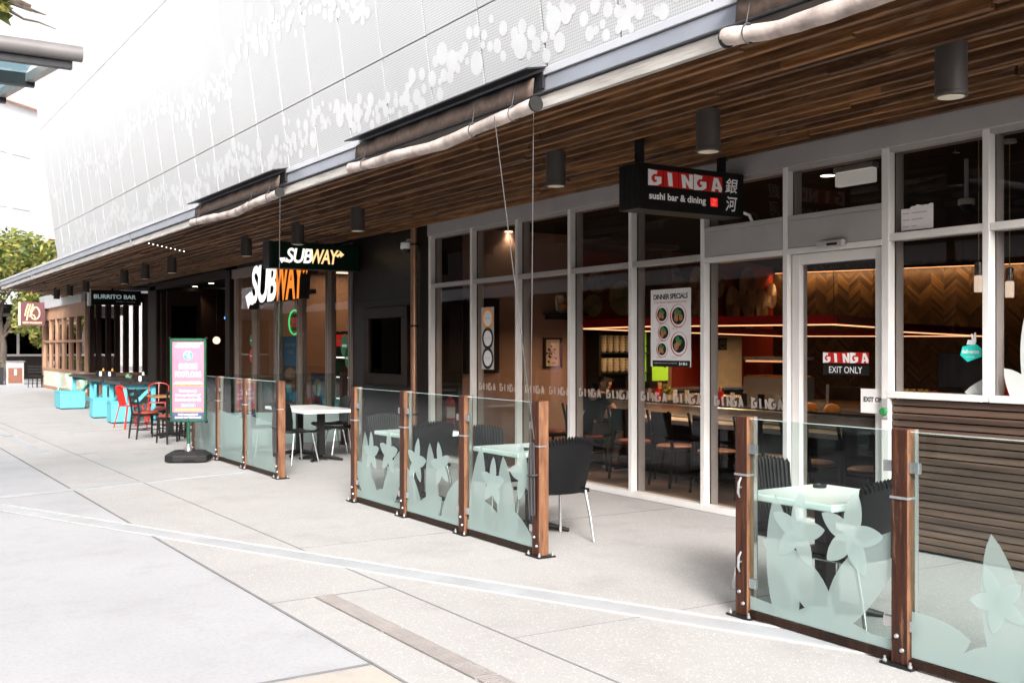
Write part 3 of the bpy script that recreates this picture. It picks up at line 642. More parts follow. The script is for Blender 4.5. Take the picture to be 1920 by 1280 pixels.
# ---------------------------------------------------------------- rolled canvas blinds under charcoal hoods
def blind(y0, y1, label, wires=()):
    t = thing('rolled_blind', label, 'blind', (edge(y0), y0, 3.4), 0, 'rolled canvas blinds on the canopy edge', True)
    e = lambda y: edge(y)
    m = MB(); m.hexa([(e(y0)-.22, y0, 3.66), (e(y0)-.02, y0, 3.70), (e(y1)-.02, y1, 3.70), (e(y1)-.22, y1, 3.66)], (0, 0, .012))
    m.hexa([(e(y0)-.06, y0+.03, 3.55), (e(y0)-.035, y0+.03, 3.55), (e(y1)-.035, y1-.03, 3.55), (e(y1)-.06, y1-.03, 3.55)], (0, 0, .12))
    m.build('hood', M['hood'], t)
    m = MB(); N = 26; q = random.Random(int(y0 * 10))
    pr = [(e(y0+(y1-y0)*k/N) - .12 + .012 * math.sin(k * 1.7), y0 + .06 + (y1-y0-.12)*k/N, 3.62) for k in range(N + 1)]
    pb = [(e(y0+(y1-y0)*k/N) - .13, y0 + .06 + (y1-y0-.12)*k/N, 3.49) for k in range(N + 1)]
    m.add(pr + pb, [(k, k+1, N+2+k, N+1+k) for k in range(N)]); o = m.build('canvas_drop', M['canvasdark'], t, True); s = o.modifiers.new('s', 'SOLIDIFY'); s.thickness = .006
    m = MB(); pts = []; rs = []; N = 60
    for k in range(N + 1):
        s_ = k / N; y = y0 + (y1 - y0) * s_; sag = -.055 * math.sin(math.pi * s_) + .008 * math.sin(s_ * 11 + y0)
        pts.append((e(y) - .14 + .01 * math.sin(s_ * 17), y, 3.41 + sag)); rs.append(.050 * (1 + .06 * math.sin(s_ * 19 + y0) + .03 * math.sin(s_ * 47)) * (.86 if any(abs(s_ - c) < .012 for c in (.09, .27, .9)) else 1))
    m.tube(pts, rs, 16, False); m.build('canvas_roll', M['canvas'], t, True)
    for y in (y0, y1): MB().tube([(e(y)-.14, y - .012, 3.41), (e(y)-.14, y + .012, 3.41)], .058, 18, True).build('roll_end', M['plastic'], t, True)
    for s_ in (.09, .27, .9):
        y = y0 + (y1 - y0) * s_; z = 3.41 - .055 * math.sin(math.pi * s_); cx = e(y) - .14; m = MB()
        m.tube([(cx + .05 * math.cos(a) * 1.15, y, z +   .06 * math.sin(a)) for a in [i * math.pi / 6 for i in range(13)]], .005, 6); m.tube([(cx - .02, y, z + .06), (cx + .02, y, 3.64)], .004, 5)
        m.build('tie_cord', M['wire'], t, True)
    for (pa, pb_) in wires: MB().tube([pa, pb_], .0038, 6).build('pull_cord', M['wire'], t)
blind(6.45, 9.72, 'long sagging rolled canvas blind with two cords down to the middle windbreak', [((edge(6.6) - .02, 6.655, 3.6), (4.385, 6.655, .85)), ((edge(7) - .20, 6.93, 3.40), (4.385, 6.61, .9))])
blind(2.7, 4.48, 'rolled canvas blind at the top right corner, dark end cap in view', [])
blind(11.72, 15.2, 'smallest looking rolled canvas blind, above the pink poster stand', [((edge(12.3) - .14, 11.68, 3.36), (4.37, 12.22, .9))])

# ---------------------------------------------------------------- cylinder downlights under the soffit
def downlight(loc, lb):
    t = thing('cylinder_downlight', lb, 'downlight', loc, 0, 'black cylinder downlights under the canopy')
    MB().lathe([(.093, 0), (.097, .004), (.097, .022), (.093, .026), (.092, .32)], (0, 0, 0), 28).build('housing', M['lamphouse'], t, True)
    MB().lathe([(.078, -.002), (.06, -.006), (.02, -.008)], (0, 0, 0), 24).build('lens', M['cream'], t, True)
    MB().box(-.055, .055, -.055, .055, .32, .36).build('mounting_plate', M['dark'], t)
    return t
spots = [(3.86, 'largest black downlight, at the top right with dribble marks'), (5.94, 'black downlight straight above the red lettered hanging sign'), (7.97, 'black downlight left of the red lettered hanging sign'), (12.4, 'black downlight above the black pier wall'), (14.5, 'black downlight above the green box sign'), (16.8, 'black downlight just left of the green box sign'), (21.4, 'black downlight above the pink poster stand'), (23.6, 'black downlight third along from the green box sign, near the small lights'), (25.6, 'black downlight nearest the burrito bar sign'), (30.2, 'black downlight above the left end of the burrito bar sign'), (32.6, 'black downlight second from the far end of the canopy'), (34.8, 'black downlight at the far left end of the canopy')]
d0 = None
for y, lb in spots:
    x = 5.56 - .0075 * (y - 4); z = 3.10
    if d0 is None: d0 = downlight((x, y, z), lb)
    else: copy_tree(d0, None, loc=(x, y, z), label=lb)
m = MB(); t = thing('fairy_lights', 'string of tiny white lights across the battens left of the far blind', 'string lights', (5, 21, 3.35), 0, None, True)
pl = [W(279 + 66 * k / 8, 455 + 15 * k / 8, z=3.37) for k in range(9)]
MB().tube(pl, .004, 5).build('flex', M['dark'], t)
for p in pl: m.ball(p + Vector((0, 0, -.012)), .010, 8)
m.build('bulb', M['e_tube'], t, True)

# ---------------------------------------------------------------- signs
LSH = {'G': [(0,1),(.62,.93),(.55,.70),(.40,.74),(.22,.55),(.22,.38),(.38,.2),(.56,.25),(.58,.38),(.44,.38),(.44,.58),(.88,.58),(.88,.2),(.62,.04),(0,0)],
       'I': [(.24,.92),(.56,.88),(.62,.06),(.32,.08)], 'N': [(.16,.88),(.42,.88),(.72,.44),(.70,.94),(.97,.94),(.97,.04),(.72,.06),(.44,.5),(.50,.06),(.25,.06)],
       'A': [(.38,.92),(.68,.92),(.98,.28),(.93,.04),(.76,.04),(.70,.2),(.48,.2),(.46,.04),(.22,.04)]}
def letters(m, P0, ex, ey, w, h, off):
    tw = w / 5.12; P0 = Vector(P0)
    for k, c in enumerate('GINGA'): m.flat([((k * 1.03 + .5 + (a - .5) * 1.16) * tw, b * h) for a, b in LSH[c]], P0, ex, ey, off)
def tiles(par, P0, ex, ey, w, h, off, nm='logo_tile', red='red', wt='white'):
    """five red square tiles, each cut by one heavy white letter"""
    P0, ex, ey = Vector(P0), Vector(ex), Vector(ey); tw = w / 5.12; mr = MB(); ml = MB()
    sh = LSH
    for k, c in enumerate('GINGA'):
        x0 = k * tw * 1.03; mr.rect(P0, ex, ey, x0, x0 + tw, 0, h, off)
        ml.flat([(x0 + a * tw, b * h) for a, b in sh[c]], P0, ex, ey, off + .002)
        if c == 'A': mr.flat([(x0 + a * tw, b * h) for a, b in [(.53,.66),(.49,.36),(.66,.36)]], P0, ex, ey, off + .004)
    o = mr.build(nm, M[red], par); ml.build('letter', M[wt], o); return o
gs = thing('hanging_restaurant_sign', 'black hanging box sign with red and white lettering, sushi bar & dining', 'sign', (6.36, 7, 2.8), 0, None, True)
gx0, gx1, gy, gz0, gz1 = 5.73, 6.98, 7.0, 2.80, 3.20
m = MB().box(gx0, gx1, gy, gy + .28, gz0, gz1); o = m.build('sign_box', M['signblk'], gs, bevel=.006)
m = MB()
for y in (.07, .14, .21): m.box(gx0 - .004, gx0 + .01, gy + y - .006, gy + y + .006, gz0 + .005, gz1 - .005)
m.build('box_seam', M['dark'], gs)
MB().box(5.82, 5.88, gy + .11, gy + .17, gz1, 3.42).build('hanger', M['dark'], gs); MB().box(6.8, 6.86, gy + .11, gy + .17, gz1, 3.42).build('hanger', M['dark'], gs)
P = Vector((gx0, gy, gz0)); WD, HT = gx1 - gx0, gz1 - gz0
tiles(gs, P + Vector((WD * .08, 0, HT * .52)), EXC, EYS, WD * .70, HT * .355, .002)
MB().text('sushi bar & dining', P + Vector((WD * .09, 0, HT * .18)), EXC, EYS, WD * .53, HT * .20, .002, .03).build('lettering', M['white'], gs)
o = MB().rect(P, EXC, EYS, WD * .665, WD * .735, HT * .19, HT * .385, .002).build('seal', M['e_redpanel'], gs)
MB().text('ラ', P + Vector((WD * .685, 0, HT * .29)), EXC, EYS, WD * .03, HT * .07, .003).text('公', P + Vector((WD * .675, 0, HT * .21)), EXC, EYS, WD * .04, HT * .06, .003).build('seal_strokes', M['paper'], o)
MB().text('銀', P + Vector((WD * .81, 0, HT * .53)), EXC, EYS, WD * .125, HT * .34, .002, .012, .15).text('河', P + Vector((WD * .815, 0, HT * .12)), EXC, EYS, WD * .115, HT * .34, .002, .012, .15).build('character', M['white'], gs)
MB().tube([(6.98, 7.1, 2.86), (7.02, 7.06, 2.86), (7.05, 7.0, 2.83), (7.06, 6.97, 2.76)], .014, 8).build('cable', M['white'], gs, True)

def arrow_logo(par, P0, ex, ey, w, h, off, m1, m2, shear=.22, depth=0, arrows=True, sidem=None):
    P0, ex, ey = Vector(P0), Vector(ex), Vector(ey)
    a = MB().text('SUB', P0 + ex * (w * .10), ex, ey, w * .40, h, off, .022, shear, depth, space=.9)
    b = MB().text('WAY', P0 + ex * (w * .475), ex, ey, w * .44, h, off, .022, shear, depth, space=.88)
    if arrows:
        al = [(.115, .30), (.115, -.0), (.075, .07), (.06, -.06), (-.0, .30), (.06, .30)]
        al = [(.0, .30), (.035, -.06), (.06, .06), (.14, .02), (.15, .2), (.085, .22), (.095, .33)]
        ar = [(.86, .62), (.93, .80), (.925, .98), (1.0, .72), (.94, .50), (.935, .64), (.90, .5)]
        for mm, pl in ((a, al), (b, ar)):
            pl = [(x * w, y * h) for x, y in pl]
            (mm.prism(pl, P0, ex, ey, max(depth, .001), off) if depth else mm.flat(pl, P0, ex, ey, off + .0004))
    return a.build('lettering', M[m1], par), b.build('lettering', M[m2], par)
bs = thing('hanging_shop_sign', 'dark green hanging box sign with lit white and amber lettering', 'sign', (6.3, 15.8, 2.86), 0, None, True)
MB().box(5.53, 7.03, 15.8, 16.08, 2.85, 3.27).build('sign_box', M['signgrn'], bs, bevel=.006)
MB().box(5.50, 5.535, 15.79, 16.09, 2.845, 3.275).build('end_cap', M['hood'], bs)
MB().box(6.0, 6.06, 15.9, 15.96, 3.27, 3.42).build('hanger', M['dark'], bs)
arrow_logo(bs, (5.665, 15.8, 2.94), EXC, EYS, 1.10, .235, .004, 'e_white', 'e_amber')
tl = thing('letter_sign', 'large white and orange raised letters hung before the shop doors', 'sign', (6.5, 18.3, 2.4), 0, None, True)
m = MB().box(6.62, 6.72, 16.9, 19.5, 2.52, 2.6).box(6.62, 6.72, 17.2, 17.3, 2.6, 3.4).box(6.62, 6.72, 19.2, 19.3, 2.6, 3.4).build('bracket', M['dark'], tl)
def raised(s, off_y, wd, mt, nm):
    b = MB().text(s, (6.70, off_y, 2.44), EXS, EYS, wd, .72, 0, .03, .18, .19, space=.9); b.build(nm + '_return', M['black'], tl)
    MB().text(s, (6.70, off_y, 2.44), EXS, EYS, wd, .72, .194, .03, .18, space=.9).build(nm, M[mt], tl)
raised('SUB', 19.72, 1.42, 'e_white', 'letter'); raised('WAY', 18.36, 1.46, 'e_orange', 'letter')
for mm, pl, mt in ((0, [(20.05, 2.60), (19.88, 2.34), (19.80, 2.43), (19.60, 2.42), (19.55, 2.55), (19.72, 2.58), (19.74, 2.68)], 'e_white'), (1, [(17.0, 2.98), (16.86, 3.07), (16.84, 3.16), (16.62, 3.02), (16.80, 2.84), (16.82, 2.93), (16.95, 2.86)], 'e_orange')):
    pp_ = [(-(a - 18), b) for a, b in pl]
    MB().prism(pp_, (6.70, 18, 0), EXS, EYS, .192).build('arrow_return', M['black'], tl); MB().flat(pp_, (6.70, 18, 0), EXS, EYS, .195).build('arrow', M[mt], tl)

# window stickers, posters and notices
def poster(nm, lb, cat, x, y0, y1, z0, z1, mat, dep=.003, facing=EXS):
    t = thing(nm, lb, cat, (x, (y0 + y1) / 2, z0), 0, None, True)
    MB().box(x, x + dep, y0, y1, z0, z1).build('sheet', M[mat] if isinstance(mat, str) else mat, t); return t
# dinner poster
t = poster('menu_poster', 'white poster of five dinner bowls taped inside the restaurant window', 'poster', 7.086, 7.84, 8.46, 1.40, 2.20, 'paper')
P0 = Vector((7.086, 8.46, 1.40)); w_, h_ = .62, .80
MB().text('DINNER SPECIALS', P0 + Vector((0, -.045, .695)), EXS, EYS, .53, .055, .001, .03, space=.9).build('title', M['black'], t)
MB().text('5 hot dinner meals at lunch prices', P0 + Vector((0, -.055, .648)), EXS, EYS, .5, .03, .001, .008).build('subtitle', M['red'], t)
for cx, cy, r in ((.18, .54, .10), (.43, .52, .125), (.21, .355, .095), (.18, .18, .09), (.44, .235, .128)):
    q = MB().disc(P0, EXS, EYS, cx, cy, r, .001, 28, r * .96).build('dish_ring', M['red'], t)
    MB().disc(P0, EXS, EYS, cx + .004, cy + .003, r * .9, .0016, 28).build('rim', M['paper'], q); MB().disc(P0, EXS, EYS, cx, cy, r * .76, .002, 24, r * .70).build('bowl', M['black'], q)
    f = MB(); rr = random.Random(int(cx * 1000))
    for _ in range(9): f.disc(P0, EXS, EYS, cx + rr.uniform(-.42, .42) * r, cy + rr.uniform(-.35, .35) * r, r * .22, .0026 + _ * .0002, 7)
    f.build('food', M['food'], q); MB().disc(P0, EXS, EYS, cx - r * .1, cy + r * .35, r * .26, .0052, 6).disc(P0, EXS, EYS, cx + r * .25, cy + r * .2, r * .18, .0054, 6).build('greens', M['greenprint'], q)
m = MB()
for cx, cy in ((.10, .44), (.09, .28), (.33, .105), (.33, .40), (.09, .10)): m.rect(P0, EXS, EYS, cx, cx + .16, cy, cy + .005, .001).rect(P0, EXS, EYS, cx, cx + .09, cy - .014, cy - .009, .001)
m.build('small_print', M['grey'], t)
q = MB().rect(P0, EXS, EYS, .03, .61, .0, .065, .001).build('footer', M['black'], t)
tiles(q, P0 + Vector((0, -.45, .02)), EXS, EYS, .12, .028, .002, 'footer_logo', 'black'); MB().text('Available 5:00 to close every night from 5pm', P0 + Vector((0, -.05, .03)), EXS, EYS, .36, .014, .002).build('footer_text', M['paper'], q)
# etched name band on the window bays
for i, (ya, yb) in enumerate([(10.94, 9.88), (9.80, 8.76), (8.68, 7.64), (7.56, 6.57), (12.07, 11.02)]):
    t = thing('etched_band', ['etched name band on the pane left of the seated diner', 'etched name band crossing in front of the seated diner', 'etched name band under the dinner poster', 'etched name band on the pane left of the sliding door', 'etched name band on the pane before the round price stickers'][i], 'window lettering', (7.09, (ya + yb) / 2, 1.03), 0, 'etched name bands on the windows', True)
    n = 2; wd = (ya - yb) / n
    mr = MB()
    for k in range(n): letters(mr, (7.094, ya - k * wd - .05, 1.03), EXS, EYS, wd - .11, .105, 0)
    mr.build('letter', M['filmg'], t)
# exit only sticker on the door
t = thing('door_sticker', 'red lettered EXIT ONLY sticker on the sliding door glass', 'sticker', (7.1, 6.0, 1.3), 0, None, True)
ya, yb = W(1543, 680, x=7.1).y, W(1629, 680, x=7.1).y; zt, zb = 1.6, 1.6
P0 = Vector((7.102, ya, W(1543, 680, x=7.1).z)); w_ = ya - yb
tiles(t, P0, EXS, EYS, w_, .092, 0); q = MB().rect(P0, EXS, EYS, 0, w_, -.10, -.012, 0).build('black_strip', M['black'], t)
MB().text('EXIT ONLY', P0 + Vector((0, -w_ * .14, -.084)), EXS, EYS, w_ * .72, .055, .002, .0).build('lettering', M['white'], q)
t = thing('exit_notice', 'white paper EXIT ONLY notice half hidden by the door frame', 'notice', (7.2, 5.6, 1.1), 0, None, True)
ya = W(1614, 740, x=7.05).y; P0 = Vector((7.05, ya, W(1614, 773, x=7.05).z)); hh = W(1614, 728, x=7.05).z - P0.z
MB().box(7.05, 7.053, 5.505, ya, P0.z, P0.z + hh).build('sheet', M['paper'], t)
MB().text('EXIT ONLY', P0 + Vector((0, -.03, hh * .46)), EXS, EYS, .25, .042, .002, .035).build('lettering', M['black'], t); MB().rect(P0, EXS, EYS, .13, .2, hh * .33, hh * .34, .002).build('underline', M['grey'], t)
t = thing('door_release', 'small green door release button on a grey plate by the door frame', 'button', (7.0, 5.53, 1.1), 0, None, True)
MB().box(7.002, 7.014, 5.43, 5.49, 1.03, 1.19).build('plate', M['alugrey'], t, bevel=.002); MB().tube([(7.002, 5.465, 1.085), (6.975, 5.465, 1.085)], [.034, .028], 16).build('button', M['greenprint'], t, True)
t = thing('door_sensor', 'grey motion sensor bar on the header above the sliding door', 'sensor', (7.0, 6.1, 2.45), 0, None, True)
q = W(1560, 457, x=7.0); MB().box(6.955, 7.011, q.y - .14, q.y + .14, q.z - .03, q.z + .03).build('housing', M['alugrey'], t, bevel=.012, seg=3); MB().box(6.952, 6.956, q.y - .09, q.y + .02, q.z - .018, q.z + .004).build('lens', M['dark'], t)
t = thing('torn_notice', 'torn paper notice stuck at the bottom left of an upper right window', 'notice', (7.1, 5, 2.5), 0, None, True)
ya, yb = W(1690, 410, x=7.09).y, W(1750, 410, x=7.09).y; z0, z1 = 2.53, W(1690, 388, x=7.108).z
e = random.Random(5); top = [(k / 12, 1 - .06 * e.random() - .08 * (k < 4)) for k in range(13)]; pl = [(0, 0), (1, 0)] + top[::-1]
MB().flat([(a * (ya - yb), b * (z1 - z0)) for a, b in pl], (7.09, ya, z0), EXS, EYS).build('sheet', M['paper'], t)
m = MB()
for k, ln in enumerate((.82, .62, .3, .66, .45)): m.rect((7.09, ya, z0), EXS, EYS, .05 * (ya-yb), .26 * (ya-yb), .66*(z1-z0) - k * .052, .66*(z1-z0) - k * .052 + .008, .001).rect((7.09, ya, z0), EXS, EYS, .32 * (ya-yb), (.32 + ln * .6) * (ya-yb), .66*(z1-z0) - k * .052, .66*(z1-z0) - k * .052 + .008, .001)
m.build('print', M['grey'], t)
t = thing('delivery_sticker', 'teal delivery sticker topped by a white hopping animal mark', 'sticker', (7.1, 4.7, 1.5), 0, None, True)
ya, yb = W(1803, 660, x=7.108).y, W(1843, 660, x=7.108).y; q = W(1803, 678, x=7.108).z; w_ = ya - yb; P0 = Vector((7.092, ya, q))
MB().flat([(0, .05), (.1*w_, .115), (.75*w_, .135), (w_, .10), (w_, .04), (.35*w_, 0)], P0, EXS, EYS).build('badge', M['teal'], t)
MB().text('deliveroo', P0 + Vector((0, -.08 * w_, .062)), EXS, EYS, .8 * w_, .034, .001, .03).text('NOW HERE', P0 + Vector((0, -.28 * w_, .03)), EXS, EYS, .4 * w_, .014, .001).build('lettering', M['white'], t)
MB().flat([(.30*w_, .13), (.36*w_, .165), (.55*w_, .165), (.50*w_, .21), (.60*w_, .21), (.64*w_, .17), (.66*w_, .22), (.74*w_, .22), (.76*w_, .15), (.7*w_, .128)], P0, EXS, EYS, .001).build('mark', M['white'], t)
# milky petal film on the far right panes
t = thing('petal_film', 'milky petal shaped film on the two low corner windows at the right', 'window film', (7.09, 4.3, 1.25), 0, None, True)
m = MB(); ya = 4.55
m.flat(clip(petal((.34, -.16), (.262, .70), .12, bend=.06), 0, .98, 0, 1.15), (7.093, ya, 1.248), EXS, EYS)
m.flat(clip(petal((.45, -.25), (.06, .20), .16), 0, .98, 0, 1.15), (7.0925, ya, 1.248), EXS, EYS)
m.flat(clip(petal((1.3, .12), (.62, .012), .15), 0, .83, 0, 1), (7.093, 5.43, 1.248), EXS, EYS); m.build('film', M['frost'], t)
# ---------------------------------------------------------------- pink poster stand
t = thing('poster_stand', 'pink breakfast poster in a green frame on a grey wheeled base', 'sign', (3.97, 14.75, 0), -R(28), None)
L = MB()
pts = [(-.36, -.20), (-.20, -.27), (.20, -.27), (.36, -.20), (.36, .20), (.20, .27), (-.20, .27), (-.36, .20)]
m = MB(); n = 8
pts = [(a * .8, b * .85) for a, b in pts]; m.v = [(a, b, .015) for a, b in pts] + [(a, b, .10) for a, b in pts] + [(a * .72, b * .66, .155) for a, b in pts]
m.f = [tuple(range(7, -1, -1))] + [(i, (i+1) % 8, 8 + (i+1) % 8, 8 + i) for i in range(8)] + [(8+i, 8 + (i+1) % 8, 16 + (i+1) % 8, 16 + i) for i in range(8)] + [tuple(range(16, 24))]
m.build('water_base', M['plastic'], t, bevel=.012, seg=3); MB().box(-.02, .14, -.2315, -.224, .02, .055).build('foot_recess', M['black'], t)
MB().lathe([(.05, .15), (.045, .20), (.03, .21), (.03, .25)], (0, 0, 0), 18).build('collar', M['chrome'], t, True)
MB().tube([(0, 0, .2), (0, 0, .62)], .022, 12).build('pole', M['green'], t, True)
PW, z0, z1 = .248, .555, 1.725
m = MB()
for q in ((-PW, -PW + .032, z0, z1), (PW - .032, PW, z0, z1), (-PW + .033, PW - .033, z0, z0 + .032), (-PW + .033, PW - .033, z1 - .045, z1)): m.box(q[0], q[1], -.03, .03, q[2], q[3])
m.build('frame', M['green'], t, bevel=.006)
m = MB()
for sx in (-1, 1):
    for z in (z0, z1): m.box(sx * PW - .016, sx * PW + .016, -.034, .034, z - .012, z + .016)
m.build('frame_corner', M['dark'], t, bevel=.004)
ps = MB().box(-PW + .033, PW - .033, -.018, .018, z0 + .033, z1 - .046).build('poster', M['pink'], t)
P0 = Vector((-PW + .033, -.0185, z0 + .033)); w_, h_ = 2 * PW - .066, z1 - z0 - .079
wv = MB()
for k in range(7): wv.tube([P0 + Vector((w_ * .5 + math.cos(i * .5) * (.12 + k * .03), -.001, h_ * .78 + math.sin(i * .5) * (.10 + k * .035))) for i in range(0, 13) if abs(math.cos(i * .5) * (.12 + k * .03)) < w_ * .49 and math.sin(i * .5) * (.10 + k * .035) < h_ * .2], .0025, 4)
swirl = paint('pale pink print', (.66, .19, .31), .5); wv.build('swirl', swirl, ps); M['redfill'] = paint('ham and tomato print', (.55, .12, .08), .5, 0, .5, 40)
q = MB().flat([(.14*w_, .925*h_), (.84*w_, .925*h_), (.88*w_, .985*h_), (.16*w_, .985*h_)], P0, EXC, EYS, .001).flat([(.06*w_, .925*h_), (.16*w_, .935*h_), (.14*w_, .955*h_)], P0, EXC, EYS, .0012).flat([(.82*w_, .965*h_), (.95*w_, .972*h_), (.93*w_, .995*h_)], P0, EXC, EYS, .0012).build('logo_panel', M['cream'], ps)
MB().text('SUB', P0 + Vector((.17*w_, 0, .933*h_)), EXC, EYS, .29*w_, .042*h_, .002, .015, .2, space=.95).build('logo_letter', M['yellow'], q); MB().text('WAY', P0 + Vector((.46*w_, 0, .933*h_)), EXC, EYS, .37*w_, .042*h_, .002, .015, .2, space=.95).build('logo_letter', M['greenprint'], q)
q = MB().disc(P0, EXC, EYS, .5*w_, .825*h_, .155*w_, .001, 28).build('price_disc', M['blue'], ps); MB().text('$', P0 + Vector((.39*w_, 0, .815*h_)), EXC, EYS, .055*w_, .04*h_, .002, .03).text('6', P0 + Vector((.47*w_, 0, .785*h_)), EXC, EYS, .11*w_, .075*h_, .002, .02).build('price', M['white'], q)
MB().text('BREKKIE', P0 + Vector((.21*w_, 0, .645*h_)), EXC, EYS, .58*w_, .075*h_, .001, .03, space=1.08).text('FOOTLONG', P0 + Vector((.09*w_, 0, .545*h_)), EXC, EYS, .82*w_, .075*h_, .001, .03, space=1.08).build('title', M['white'], ps)
f = MB(); f.flat([(.05*w_, .435*h_), (.95*w_, .43*h_), (.97*w_, .455*h_), (.9*w_, .49*h_), (.12*w_, .492*h_), (.04*w_, .46*h_)], P0, EXC, EYS, .001); sb = f.build('sandwich', M['bread'], ps)
f = MB(); g = MB(); h = MB(); rr = random.Random(4)
for k in range(22):
    x = (.07 + .86 * k / 21) * w_
    f.disc(P0, EXC, EYS, x, (.45 + rr.uniform(-.006, .006)) * h_, .022*w_, .0015 + k * .00004, 8, .012*h_)
    g.disc(P0, EXC, EYS, x + .01, (.438 + rr.uniform(-.006, .006)) * h_, .02*w_, .0025 + k * .00004, 7, .007*h_); h.disc(P0, EXC, EYS, x + .005, (.462 + rr.uniform(-.004, .004)) * h_, .026*w_, .0036 + k * .00004, 8, .006*h_)
f.build('filling', M['redfill'], sb); g.build('salad', M['greenprint'], sb); h.build('egg', M['cream'], sb)
MB().text('Purchase any', P0 + Vector((.22*w_, 0, .345*h_)), EXC, EYS, .56*w_, .042*h_, .001, .022).text('Subway Footlong*', P0 + Vector((.09*w_, 0, .29*h_)), EXC, EYS, .82*w_, .042*h_, .001, .022).text('Brekkie sub for $6', P0 + Vector((.09*w_, 0, .235*h_)), EXC, EYS, .82*w_, .042*h_, .001, .022).build('offer', M['white'], ps)
q = MB().rect(P0, EXC, EYS, .27*w_, .73*w_, .165*h_, .205*h_, .001).build('button', M['blue'], ps); MB().text('Served till 11am', P0 + Vector((.31*w_, 0, .173*h_)), EXC, EYS, .38*w_, .022*h_, .002, .01).build('button_text', M['white'], q)
MB().rect(P0, EXC, EYS, .08*w_, .92*w_, .135*h_, .143*h_, .001).rect(P0, EXC, EYS, .05*w_, .95*w_, .115*h_, .123*h_, .001).build('small_print', M['yellow'], ps)
q = MB().rect(P0, EXC, EYS, 0, w_, 0, .095*h_, .001).build('footer', M['navy'], ps); MB().text('ONLY AVAILABLE AT', P0 + Vector((.18*w_, 0, .055*h_)), EXC, EYS, .64*w_, .024*h_, .002, .03).text('SUBWAY PORTSIDE WHARF', P0 + Vector((.08*w_, 0, .018*h_)), EXC, EYS, .84*w_, .024*h_, .002, .03).build('footer_text', M['white'], q)

# ---------------------------------------------------------------- tables and chairs
def ped_table(loc, lb, rz=0, sx=.76, sy=.76, h=.725, top='tabletop', group=None, th=.042):
    t = thing('pedestal_table', lb, 'table', loc, rz, group)
    MB().box(-sx/2, sx/2, -sy/2, sy/2, h - th, h).build('tabletop', M[top], t, bevel=.008, seg=2)
    MB().box(-.045, .045, -.045, .045, .05, h - th - .001).build('column', M['iron'], t, bevel=.004)
    m = MB()
    for a in (0, 1, 2, 3):
        c, s_ = math.cos(a * math.pi/2 + math.pi/4), math.sin(a * math.pi/2 + math.pi/4)
        m.tube([(c * .03, s_ * .03, .062), (c * .2, s_ * .2, .04), (c * .33, s_ * .33, .016)], [.034, .026, .016], 8)
    m.build('base', M['iron'], t, True); return t
T1 = ped_table((4.92, 4.26, 0), 'white square table with an ashtray behind the nearest patterned pane', R(1), sx=.70, sy=.68, group='white square tables')
ped_table((5.02, 7.6, 0), 'white square table with a dark ashtray behind the middle windbreak, nearer of its two', R(-1), group='white square tables')
ped_table((5.0, 9.72, 0), 'white square table behind the middle windbreak, farther of its two', R(1), sx=.70, sy=.68, group='white square tables')
ped_table((5.62, 13.95, 0), 'white square table nearest the camera outside the sandwich shop', group='white square tables', sx=.8)
ped_table((5.60, 14.74, 0), 'white square table pushed up behind another outside the sandwich shop', group='white square tables', sx=.8, h=.722)
for p, lb in (((5.1, 4.46, .726), 'small dark ashtray at the back of the nearest white table'), ((4.82, 7.42, .726), 'small dark ashtray on the middle white table')):
    o = MB().lathe([(.04, 0), (.044, .02), (.036, .02), (.032, .008)], (0, 0, 0), 20).build('ashtray', M['dark'], None, True); o.location = p; tag(o, lb, 'ashtray', 'ashtrays')

